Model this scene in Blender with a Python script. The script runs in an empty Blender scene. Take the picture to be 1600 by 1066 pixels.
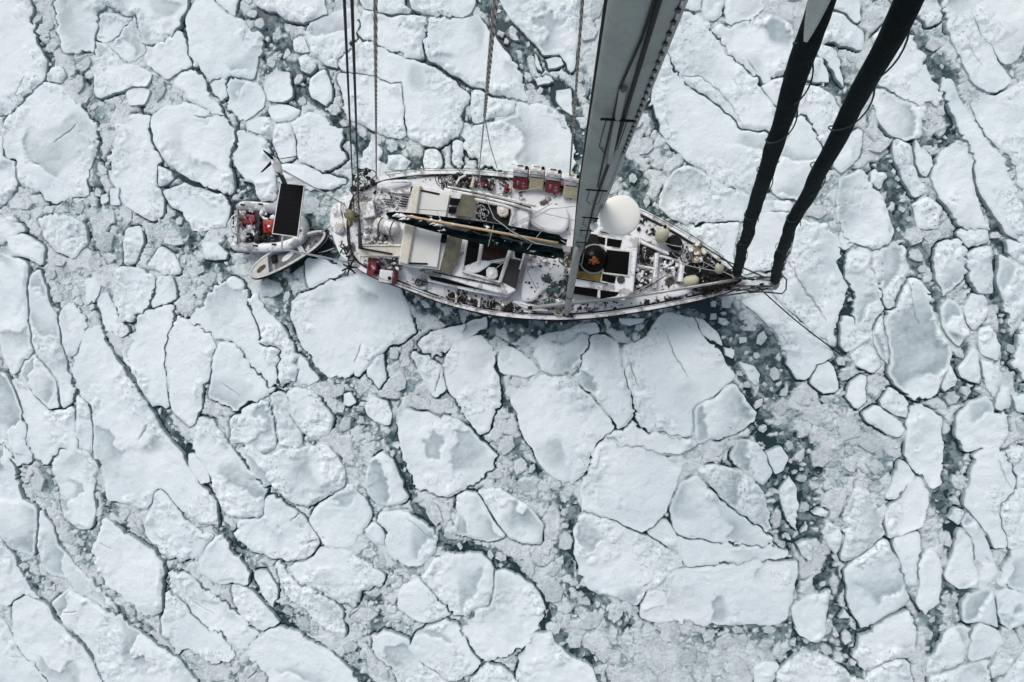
import bpy, bmesh, math, random
import numpy as np
from mathutils import Vector, Matrix, Quaternion
from mathutils.geometry import delaunay_2d_cdt

# ------------------------------------------------------------------ camera, light, exposure
S = bpy.context.scene
C = S.collection
H = 20.0                       # eye height above the water, beside the mast
FPX = 828.0                    # focal length in photo pixels (photo 1600 wide)
d0 = Vector(((875 - 800) / FPX, -(495 - 533) / FPX, -1.0)).normalized()
RQ = d0.rotation_difference(Vector((0, 0, -1)))
cam = bpy.data.cameras.new('camera')
cam.sensor_width = 36.0
cam.lens = 36.0 * FPX / 1600
cam.clip_start = 0.05
cam.clip_end = 3000
camo = bpy.data.objects.new('camera', cam)
C.objects.link(camo)
camo.location = (0, 0, H)
camo.rotation_mode = 'QUATERNION'
camo.rotation_quaternion = RQ
S.camera = camo

SUN_EL, SUN_AZ = 48.0, 118.0
w = bpy.data.worlds.new('World')
S.world = w
w.use_nodes = True
nt = w.node_tree
nt.nodes.clear()
sky = nt.nodes.new('ShaderNodeTexSky')
sky.sky_type = 'NISHITA'
sky.sun_disc = False
sky.sun_elevation = math.radians(SUN_EL)
sky.sun_rotation = math.radians(90 - SUN_AZ)
sky.air_density = 1.0
sky.dust_density = 4.0
hs = nt.nodes.new('ShaderNodeHueSaturation')
hs.inputs['Saturation'].default_value = 0.50
bg = nt.nodes.new('ShaderNodeBackground')
bg.inputs['Strength'].default_value = 0.13
wo = nt.nodes.new('ShaderNodeOutputWorld')
nt.links.new(sky.outputs[0], hs.inputs['Color'])
nt.links.new(hs.outputs[0], bg.inputs[0])
nt.links.new(bg.outputs[0], wo.inputs[0])

sl = bpy.data.lights.new('sun', 'SUN')
sl.energy = 1.0
sl.angle = math.radians(25)
sl.color = (1.0, 0.975, 0.94)
so = bpy.data.objects.new('sun', sl)
C.objects.link(so)
sd = Vector((math.cos(math.radians(SUN_AZ)) * math.cos(math.radians(SUN_EL)),
             math.sin(math.radians(SUN_AZ)) * math.cos(math.radians(SUN_EL)), math.sin(math.radians(SUN_EL))))
so.rotation_mode = 'QUATERNION'
so.rotation_quaternion = sd.to_track_quat('Z', 'Y')
so.location = sd * 60

S.view_settings.view_transform = 'Standard'
S.view_settings.look = 'None'
S.view_settings.exposure = 0.05
S.view_settings.gamma = 1.0
S.view_settings.use_curve_mapping = False
S.render.engine = 'CYCLES'
S.cycles.max_bounces = 6
S.cycles.use_denoising = True

# ------------------------------------------------------------------ helpers
rnd = random.Random(7)


def P(px, py, z):
    """the point at height z that stands at a place of the photograph"""
    d = RQ @ Vector(((px - 800) / FPX, -(py - 533) / FPX, -1.0))
    t = (H - z) / -d.z
    return Vector((d.x * t, d.y * t, z))


def PN(pts, z):
    return np.array([P(x, y, z)[:2] for x, y in pts])


class Noise:
    def __init__(self, seed):
        r = np.random.RandomState(seed)
        self.t = r.rand(256, 256) * 2 - 1

    def __call__(self, x, y):
        xi = np.floor(x).astype(int)
        yi = np.floor(y).astype(int)
        fx = x - xi
        fy = y - yi
        fx = fx * fx * fx * (fx * (fx * 6 - 15) + 10)
        fy = fy * fy * fy * (fy * (fy * 6 - 15) + 10)
        a = self.t[xi & 255, yi & 255]
        b = self.t[(xi + 1) & 255, yi & 255]
        c = self.t[xi & 255, (yi + 1) & 255]
        d = self.t[(xi + 1) & 255, (yi + 1) & 255]
        return (a * (1 - fx) + b * fx) * (1 - fy) + (c * (1 - fx) + d * fx) * fy


N1, N2, N3, N4 = Noise(1), Noise(2), Noise(3), Noise(4)


def fbm(n, x, y, s, octv=4):
    v = 0
    a = 1.0
    for k in range(octv):
        v = v + a * n(x / s + 17.3 * k, y / s + 9.1 * k)
        s *= 0.5
        a *= 0.5
    return v


def ss(a, b, x):
    t = np.clip((x - a) / (b - a), 0, 1)
    return t * t * (3 - 2 * t)


# ------------------------------------------------------------------ materials
def new_mat(name):
    m = bpy.data.materials.new(name)
    m.use_nodes = True
    t = m.node_tree
    t.nodes.clear()
    o = t.nodes.new('ShaderNodeOutputMaterial')
    b = t.nodes.new('ShaderNodeBsdfPrincipled')
    t.links.new(b.outputs[0], o.inputs[0])
    return m, t, b


def nd(t, kind, **kw):
    n = t.nodes.new(kind)
    for k, v in kw.items():
        if k in n.inputs.keys():
            n.inputs[k].default_value = v
        else:
            setattr(n, k, v)
    return n


def mixc(t, fac, a, b):
    n = t.nodes.new('ShaderNodeMix')
    n.data_type = 'RGBA'
    for i, v in ((0, fac), (6, a), (7, b)):
        if isinstance(v, bpy.types.NodeSocket):
            t.links.new(v, n.inputs[i])
        elif i == 0:
            n.inputs[0].default_value = v
        else:
            n.inputs[i].default_value = (*v, 1)
    return n.outputs[2]


def ramp(t, src, lo, hi, a=0.0, b=1.0):
    n = t.nodes.new('ShaderNodeMapRange')
    n.interpolation_type = 'SMOOTHSTEP'
    t.links.new(src, n.inputs[0])
    n.inputs[1].default_value = lo
    n.inputs[2].default_value = hi
    n.inputs[3].default_value = a
    n.inputs[4].default_value = b
    return n.outputs[0]


def mth(t, op, a, b=None):
    n = t.nodes.new('ShaderNodeMath')
    n.operation = op
    for i, v in enumerate((a, b)):
        if v is None:
            continue
        if isinstance(v, bpy.types.NodeSocket):
            t.links.new(v, n.inputs[i])
        else:
            n.inputs[i].default_value = v
    return n.outputs[0]


def noise(t, vec, scale, detail=4, rough=0.6):
    n = nd(t, 'ShaderNodeTexNoise', Scale=scale, Detail=detail, Roughness=rough)
    t.links.new(vec, n.inputs['Vector'])
    return n.outputs[0]


def vorn(t, vec, scale, feat='F1'):
    n = t.nodes.new('ShaderNodeTexVoronoi')
    n.feature = feat
    n.inputs['Scale'].default_value = scale
    t.links.new(vec, n.inputs['Vector'])
    return n.outputs['Distance']


def bump(t, b, h, dist, strength=1.0, normal=None):
    n = nd(t, 'ShaderNodeBump', Strength=strength, Distance=dist)
    t.links.new(h, n.inputs['Height'])
    if normal is not None:
        t.links.new(normal, n.inputs['Normal'])
    t.links.new(n.outputs[0], b.inputs['Normal'])
    return n.outputs[0]


def attr(t, name):
    n = t.nodes.new('ShaderNodeAttribute')
    n.attribute_name = name
    return n.outputs['Fac']


def pos(t):
    return t.nodes.new('ShaderNodeNewGeometry').outputs['Position']


def warp(t, vec, scale, amt):
    n = nd(t, 'ShaderNodeTexNoise', Scale=scale, Detail=3)
    t.links.new(vec, n.inputs['Vector'])
    a = t.nodes.new('ShaderNodeVectorMath')
    a.operation = 'MULTIPLY_ADD'
    t.links.new(n.outputs['Color'], a.inputs[0])
    a.inputs[1].default_value = (amt, amt, amt)
    t.links.new(vec, a.inputs[2])
    return a.outputs[0]


def mat_floe():
    m, t, b = new_mat('snow_ice')
    p = pos(t)
    pw = warp(t, p, 2.0, 0.25)
    snow = mixc(t, ramp(t, noise(t, p, 0.35, 5), 0.35, 0.68), (0.80, 0.875, 0.895), (0.69, 0.78, 0.81))
    snow = mixc(t, ramp(t, noise(t, pw, 3.0, 6, 0.7), 0.55, 0.8, 0, 0.55), snow, (0.56, 0.64, 0.675))
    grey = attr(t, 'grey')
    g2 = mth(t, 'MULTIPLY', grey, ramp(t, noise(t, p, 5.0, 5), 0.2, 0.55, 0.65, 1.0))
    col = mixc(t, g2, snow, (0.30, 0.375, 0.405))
    # pits and crumbs where the surface is broken
    rough = attr(t, 'rough')
    pit = ramp(t, noise(t, pw, 13.0, 6, 0.7), 0.57, 0.66)
    pit2 = mth(t, 'MULTIPLY', pit, rough)
    col = mixc(t, mth(t, 'MULTIPLY', pit2, 0.85), col, (0.17, 0.225, 0.245))
    wet = attr(t, 'wet')
    col = mixc(t, wet, col, (0.20, 0.285, 0.305))
    t.links.new(col, b.inputs['Base Color'])
    t.links.new(mth(t, 'SUBTRACT', 0.75, mth(t, 'MULTIPLY', g2, 0.3)), b.inputs['Roughness'])
    b.inputs['Specular IOR Level'].default_value = 0.3
    n1 = noise(t, pw, 4.0, 8, 0.72)
    n2 = mth(t, 'ADD', n1, mth(t, 'MULTIPLY', pit2, -0.5))
    bump(t, b, n2, 0.07, 0.75)
    return m


def mat_slush():
    m, t, b = new_mat('grey_slush')
    p = pos(t)
    pw = warp(t, p, 2.5, 0.22)
    wet = attr(t, 'wet')
    big = noise(t, p, 0.5, 5)
    base = mixc(t, ramp(t, big, 0.36, 0.64), (0.29, 0.395, 0.415), (0.64, 0.74, 0.765))
    v1 = vorn(t, pw, 5.0, 'DISTANCE_TO_EDGE')
    v2 = vorn(t, pw, 13.0, 'DISTANCE_TO_EDGE')
    cr1 = ramp(t, v1, 0.02, 0.14)
    cr2 = ramp(t, v2, 0.03, 0.22)
    pick = ramp(t, noise(t, p, 1.6, 4), 0.42, 0.60)
    crumb = mth(t, 'MULTIPLY', mth(t, 'MULTIPLY', cr1, cr2), pick)  # darkening of the grooves between crumbs is painted, sharing the grey slush colour
    col = mixc(t, mth(t, 'MULTIPLY', crumb, 0.75), base, (0.72, 0.80, 0.82))
    # the slush is drawn out in streaks sweeping round the hull
    sx = t.nodes.new('ShaderNodeSeparateXYZ')
    t.links.new(warp(t, p, 0.5, 1.6), sx.inputs[0])
    rx = mth(t, 'ADD', sx.outputs[0], -1.5)
    ry = mth(t, 'MULTIPLY', mth(t, 'ADD', sx.outputs[1], -3.0), 1.15)
    rr = mth(t, 'SQRT', mth(t, 'ADD', mth(t, 'MULTIPLY', rx, rx), mth(t, 'MULTIPLY', ry, ry)))
    cv = t.nodes.new('ShaderNodeCombineXYZ')
    t.links.new(mth(t, 'MULTIPLY', rr, 2.2), cv.inputs[0])
    t.links.new(mth(t, 'MULTIPLY', mth(t, 'ARCTAN2', ry, rx), 3.5), cv.inputs[1])
    stk = ramp(t, noise(t, cv.outputs[0], 1.0, 7, 0.68), 0.50, 0.66)
    col = mixc(t, mth(t, 'MULTIPLY', stk, 0.72), col, (0.155, 0.225, 0.24))
    spk = ramp(t, noise(t, pw, 9.0, 6, 0.75), 0.51, 0.64)
    col = mixc(t, mth(t, 'MULTIPLY', spk, 0.9), col, (0.10, 0.145, 0.155))
    wn = ramp(t, mth(t, 'ADD', wet, mth(t, 'MULTIPLY', mth(t, 'SUBTRACT', noise(t, pw, 2.2, 6, 0.7), 0.5), 1.5)), 0.12, 0.7)
    col = mixc(t, wn, col, mixc(t, ramp(t, noise(t, pw, 3.5, 5), 0.4, 0.62), (0.06, 0.098, 0.107), (0.27, 0.35, 0.36)))
    snow = mixc(t, ramp(t, noise(t, pw, 3.0, 6, 0.7), 0.45, 0.75), (0.77, 0.84, 0.86), (0.54, 0.635, 0.66))
    sa = attr(t, 'slab')
    snow = mixc(t, ramp(t, sa, 1.1, 1.7), snow, (0.79, 0.862, 0.884))
    col = mixc(t, mth(t, 'MINIMUM', mth(t, 'MULTIPLY', sa, 0.92), 1.0), col, snow)
    t.links.new(col, b.inputs['Base Color'])
    t.links.new(mth(t, 'SUBTRACT', 0.7, mth(t, 'MULTIPLY', wn, 0.05)), b.inputs['Roughness'])
    b.inputs['Specular IOR Level'].default_value = 0.08
    hh = mth(t, 'ADD', noise(t, pw, 7.0, 7, 0.75), mth(t, 'MULTIPLY', crumb, 0.35))
    bump(t, b, hh, 0.09, 0.9)
    return m


def mat_chunk():
    m, t, b = new_mat('brash_ice')
    p = pos(t)
    tone = attr(t, 'tone')
    col = mixc(t, tone, (0.44, 0.53, 0.555), (0.78, 0.84, 0.86))
    col = mixc(t, ramp(t, noise(t, p, 6.0, 6, 0.75), 0.42, 0.68, 0, 0.75), col, (0.36, 0.45, 0.475))
    wet = attr(t, 'wet')
    col = mixc(t, wet, col, (0.20, 0.28, 0.30))
    t.links.new(col, b.inputs['Base Color'])
    b.inputs['Roughness'].default_value = 0.6
    b.inputs['Specular IOR Level'].default_value = 0.3
    bump(t, b, noise(t, warp(t, p, 3.0, .2), 7.0, 7, 0.75), 0.09, 0.95)
    return m


def mat_water():
    m, t, b = new_mat('dark_water')
    p = pos(t)
    b.inputs['Base Color'].default_value = (0.022, 0.045, 0.052, 1)
    b.inputs['Roughness'].default_value = 0.25
    b.inputs['Specular IOR Level'].default_value = 0.2
    bump(t, b, noise(t, p, 3.0, 4), 0.02, 0.5)
    return m


def mat_pack():
    m, t, b = new_mat('far_pack_ice')
    p = pos(t)
    pw = warp(t, p, 0.6, 1.2)
    v = vorn(t, pw, 0.33, 'DISTANCE_TO_EDGE')
    lead = ramp(t, v, 0.015, 0.09, 1.0, 0.0)
    col = mixc(t, ramp(t, noise(t, p, 0.4, 6), 0.4, 0.65), (0.82, 0.86, 0.88), (0.62, 0.69, 0.72))
    col = mixc(t, lead, col, (0.16, 0.22, 0.235))
    t.links.new(col, b.inputs['Base Color'])
    b.inputs['Roughness'].default_value = 0.75
    bump(t, b, mth(t, 'SUBTRACT', noise(t, pw, 2.0, 7, 0.7), lead), 0.1, 0.8)
    return m


MATS = {}


def paint(name, col, rough=0.5, var=0.12, snow=0.0, metal=0.0, grime=0.25, scale=6.0, spec=0.4, bmp=0.01):
    """painted or plain surface with wear; snow > 0 lays a ragged dusting on upward faces"""
    if name in MATS:
        return MATS[name]
    m, t, b = new_mat(name)
    tc = t.nodes.new('ShaderNodeTexCoord').outputs['Object']
    dark = tuple(c * (1 - grime) for c in col)
    c1 = mixc(t, ramp(t, noise(t, tc, scale, 6, 0.65), 0.35, 0.7), col, dark)
    c1 = mixc(t, ramp(t, noise(t, tc, scale * 4.3, 4, 0.7), 0.55, 0.8, 0, var * 3), c1, tuple(c * 0.45 for c in col))
    r = rough
    if snow > 0:
        g = t.nodes.new('ShaderNodeNewGeometry')
        sx = t.nodes.new('ShaderNodeSeparateXYZ')
        t.links.new(g.outputs['Normal'], sx.inputs[0])
        up = ramp(t, sx.outputs['Z'], 0.3, 0.8)
        k = ramp(t, noise(t, tc, scale * 0.55, 7, 0.68), 0.64 - 0.42 * snow, 0.72 - 0.42 * snow)
        k = mth(t, 'MULTIPLY', k, up)
        c1 = mixc(t, k, c1, (0.80, 0.82, 0.84))
    t.links.new(c1, b.inputs['Base Color'])
    b.inputs['Roughness'].default_value = r
    b.inputs['Metallic'].default_value = metal
    b.inputs['Specular IOR Level'].default_value = spec
    if bmp:
        bump(t, b, noise(t, tc, scale * 3, 5, 0.7), bmp, 0.6)
    MATS[name] = m
    return m


def rope_mat(name, a, bcol, freq):
    if name in MATS:
        return MATS[name]
    m, t, b = new_mat(name)
    at = attr(t, 'lay')
    s = mth(t, 'SINE', at)
    col = mixc(t, ramp(t, s, -0.35, 0.35), a, bcol)
    t.links.new(col, b.inputs['Base Color'])
    b.inputs['Roughness'].default_value = 0.85
    bump(t, b, s, 0.004, 0.7)
    MATS[name] = m
    return m


FLOE, SLUSH, CHUNK, WATER, PACK = mat_floe(), mat_slush(), mat_chunk(), mat_water(), mat_pack()


# ------------------------------------------------------------------ object helpers
def tag(o, label=None, cat=None, group=None, kind=None):
    for k, v in (('label', label), ('category', cat), ('group', group), ('kind', kind)):
        if v:
            o[k] = v
    return o


def mesh_obj(name, verts, faces, mat, parent=None, smooth=False, attrs=None, org=None):
    me = bpy.data.meshes.new(name)
    v = np.asarray(verts, float).reshape(-1, 3)
    o3 = Vector((0, 0, 0))
    if parent is not None:
        o3 = WORLD[parent.name]
    elif org is not None:
        o3 = Vector(org)
    me.from_pydata((v - np.array(o3)).tolist(), [], faces)
    if mat is not None:
        me.materials.append(mat)
    if smooth:
        me.polygons.foreach_set('use_smooth', [True] * len(me.polygons))
    for k, a in (attrs or {}).items():
        at = me.attributes.new(k, 'FLOAT', 'POINT')
        at.data.foreach_set('value', np.asarray(a, np.float32))
    me.update()
    o = bpy.data.objects.new(name, me)
    C.objects.link(o)
    if parent is not None:
        o.parent = parent
        WORLD[o.name] = o3          # children share their thing's frame
    else:
        o.location = o3
        WORLD[o.name] = o3
    return o


WORLD = {}


def empty(name, loc):
    o = bpy.data.objects.new(name, None)
    C.objects.link(o)
    o.location = loc
    o.empty_display_size = 0.3
    WORLD[o.name] = Vector(loc)
    return o


def raw_mesh(name, V, F, mat, parent, smooth=True, attrs=None, org=None):
    return mesh_obj(name, V, F, mat, parent, smooth, attrs, org)


class MB:
    """collects shapes of ONE part"""

    def __init__(s):
        s.v, s.f, s.lay = [], [], []

    def add(s, v, f, lay=None):
        k = len(s.v)
        s.v += [tuple(x) for x in v]
        s.f += [tuple(i + k for i in q) for q in f]
        s.lay += list(lay) if lay is not None else [0.0] * len(v)
        return s

    def tube(s, pts, r, n=8, cap=True, twist=0.0, strands=0):
        pts = [Vector(p) for p in pts]
        rs = r if isinstance(r, (list, tuple)) else [r] * len(pts)
        v, f, lay = [], [], []
        up = None
        dist = 0.0
        for i, p in enumerate(pts):
            a = pts[max(i - 1, 0)]
            b = pts[min(i + 1, len(pts) - 1)]
            t = (b - a).normalized()
            if up is None:
                up = Vector((0, 0, 1)) if abs(t.z) < 0.9 else Vector((1, 0, 0))
            x = up.cross(t)
            if x.length < 1e-6:
                x = Vector((1, 0, 0)).cross(t)
            x.normalize()
            y = t.cross(x).normalized()
            up = y
            if i:
                dist += (p - pts[i - 1]).length
            for k in range(n):
                q = 2 * math.pi * k / n
                rr = rs[i]
                if strands:
                    rr *= 1 + 0.10 * math.sin(strands * q + twist * dist)
                v.append(p + x * (math.cos(q) * rr) + y * (math.sin(q) * rr))
                lay.append(strands * q + twist * dist)
        m = len(pts)
        for i in range(m - 1):
            for k in range(n):
                k2 = (k + 1) % n
                f.append((i * n + k, i * n + k2, (i + 1) * n + k2, (i + 1) * n + k))
        if cap:
            f.append(tuple(range(n))[::-1])
            f.append(tuple((m - 1) * n + k for k in range(n)))
        return s.add(v, f, lay)

    def prism(s, poly, z0, z1, bev=0.0):
        """poly: list of (x, y); rounded top edge when bev > 0"""
        pl = [Vector((p[0], p[1])) for p in poly]
        if sum(pl[i - 1].x * pl[i].y - pl[i].x * pl[i - 1].y for i in range(len(pl))) < 0:
            pl = pl[::-1]
        zz = (lambda i, z: z[i] if isinstance(z, (list, tuple)) else z)
        n = len(pl)
        rings = [(0, z0, 0)]
        if bev > 0:
            rings += [(0, z1, -bev), (0.3 * bev, z1, -0.3 * bev), (bev, z1, 0)]
        else:
            rings += [(0, z1, 0)]
        v, f = [], []
        for ins, z, dz in rings:
            q = inset(pl, ins)
            for i in range(n):
                v.append((q[i].x, q[i].y, zz(i, z) + dz))
        for r in range(len(rings) - 1):
            for i in range(n):
                j = (i + 1) % n
                f.append((r * n + i, r * n + j, (r + 1) * n + j, (r + 1) * n + i))
        f.append(tuple((len(rings) - 1) * n + i for i in range(n)))
        f.append(tuple(range(n))[::-1])
        return s.add(v, f)

    def obox(s, c, ax, ay, az, bev=0.0):
        """box from centre and three half-axis vectors"""
        c, ax, ay, az = map(Vector, (c, ax, ay, az))
        v = []
        for k in (-1, 1):
            for sx, sy in ((-1, -1), (1, -1), (1, 1), (-1, 1)):
                v.append(c + ax * sx + ay * sy + az * k)
        f = [(3, 2, 1, 0), (4, 5, 6, 7), (0, 1, 5, 4), (1, 2, 6, 5), (2, 3, 7, 6), (3, 0, 4, 7)]
        if bev > 0:
            bm = bmesh.new()
            bv = [bm.verts.new(x) for x in v]
            for q in f:
                bm.faces.new([bv[i] for i in q])
            bmesh.ops.bevel(bm, geom=bm.edges[:], offset=bev, segments=2, affect='EDGES', profile=0.6)
            bm.verts.index_update()
            v = [x.co.copy() for x in bm.verts]
            f = [tuple(x.index for x in q.verts) for q in bm.faces]
            bm.free()
        return s.add(v, f)

    def lathe(s, base, axis, prof, n=24):
        """prof: list of (radius, along)"""
        base, axis = Vector(base), Vector(axis).normalized()
        x = axis.orthogonal().normalized()
        y = axis.cross(x)
        v, f = [], []
        for r, h in prof:
            for k in range(n):
                q = 2 * math.pi * k / n
                v.append(base + axis * h + x * (r * math.cos(q)) + y * (r * math.sin(q)))
        for i in range(len(prof) - 1):
            for k in range(n):
                k2 = (k + 1) % n
                f.append((i * n + k, i * n + k2, (i + 1) * n + k2, (i + 1) * n + k))
        f.append(tuple(range(n))[::-1])
        f.append(tuple((len(prof) - 1) * n + k for k in range(n)))
        return s.add(v, f)

    def blob(s, c, r, seed=0, sq=(1, 1, 1), rough=0.25, sub=2):
        bm = bmesh.new()
        bmesh.ops.create_icosphere(bm, subdivisions=sub, radius=1.0)
        q = random.Random(seed)
        off = [q.uniform(0, 50) for _ in range(3)]
        v = []
        from mathutils import noise as mn
        for p in bm.verts:
            k = 1 + rough * mn.noise(p.co * 1.7 + Vector(off)) * 1.6
            v.append(Vector((p.co.x * sq[0], p.co.y * sq[1], p.co.z * sq[2])) * (k * r) + Vector(c))
        bm.verts.index_update()
        f = [tuple(x.index for x in t.verts) for t in bm.faces]
        bm.free()
        return s.add(v, f)

    def build(s, name, mat, parent=None, smooth=False, org=None):
        o = mesh_obj(name, s.v, s.f, mat, parent, smooth, {'lay': s.lay}, org)
        return o


def inset(pl, d):
    if d == 0:
        return pl
    n = len(pl)
    out = []
    for i in range(n):
        a, p, b = pl[i - 1], pl[i], pl[(i + 1) % n]
        e1 = (p - a).normalized() if (p - a).length > 1e-9 else Vector((1, 0))
        e2 = (b - p).normalized() if (b - p).length > 1e-9 else e1
        n1, n2 = Vector((-e1.y, e1.x)), Vector((-e2.y, e2.x))
        m = n1 + n2
        k = m.length
        m = m / k if k > 1e-6 else n1
        c = max(0.35, m.dot(n1))
        out.append(p + m * (d / c))
    return out


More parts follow.
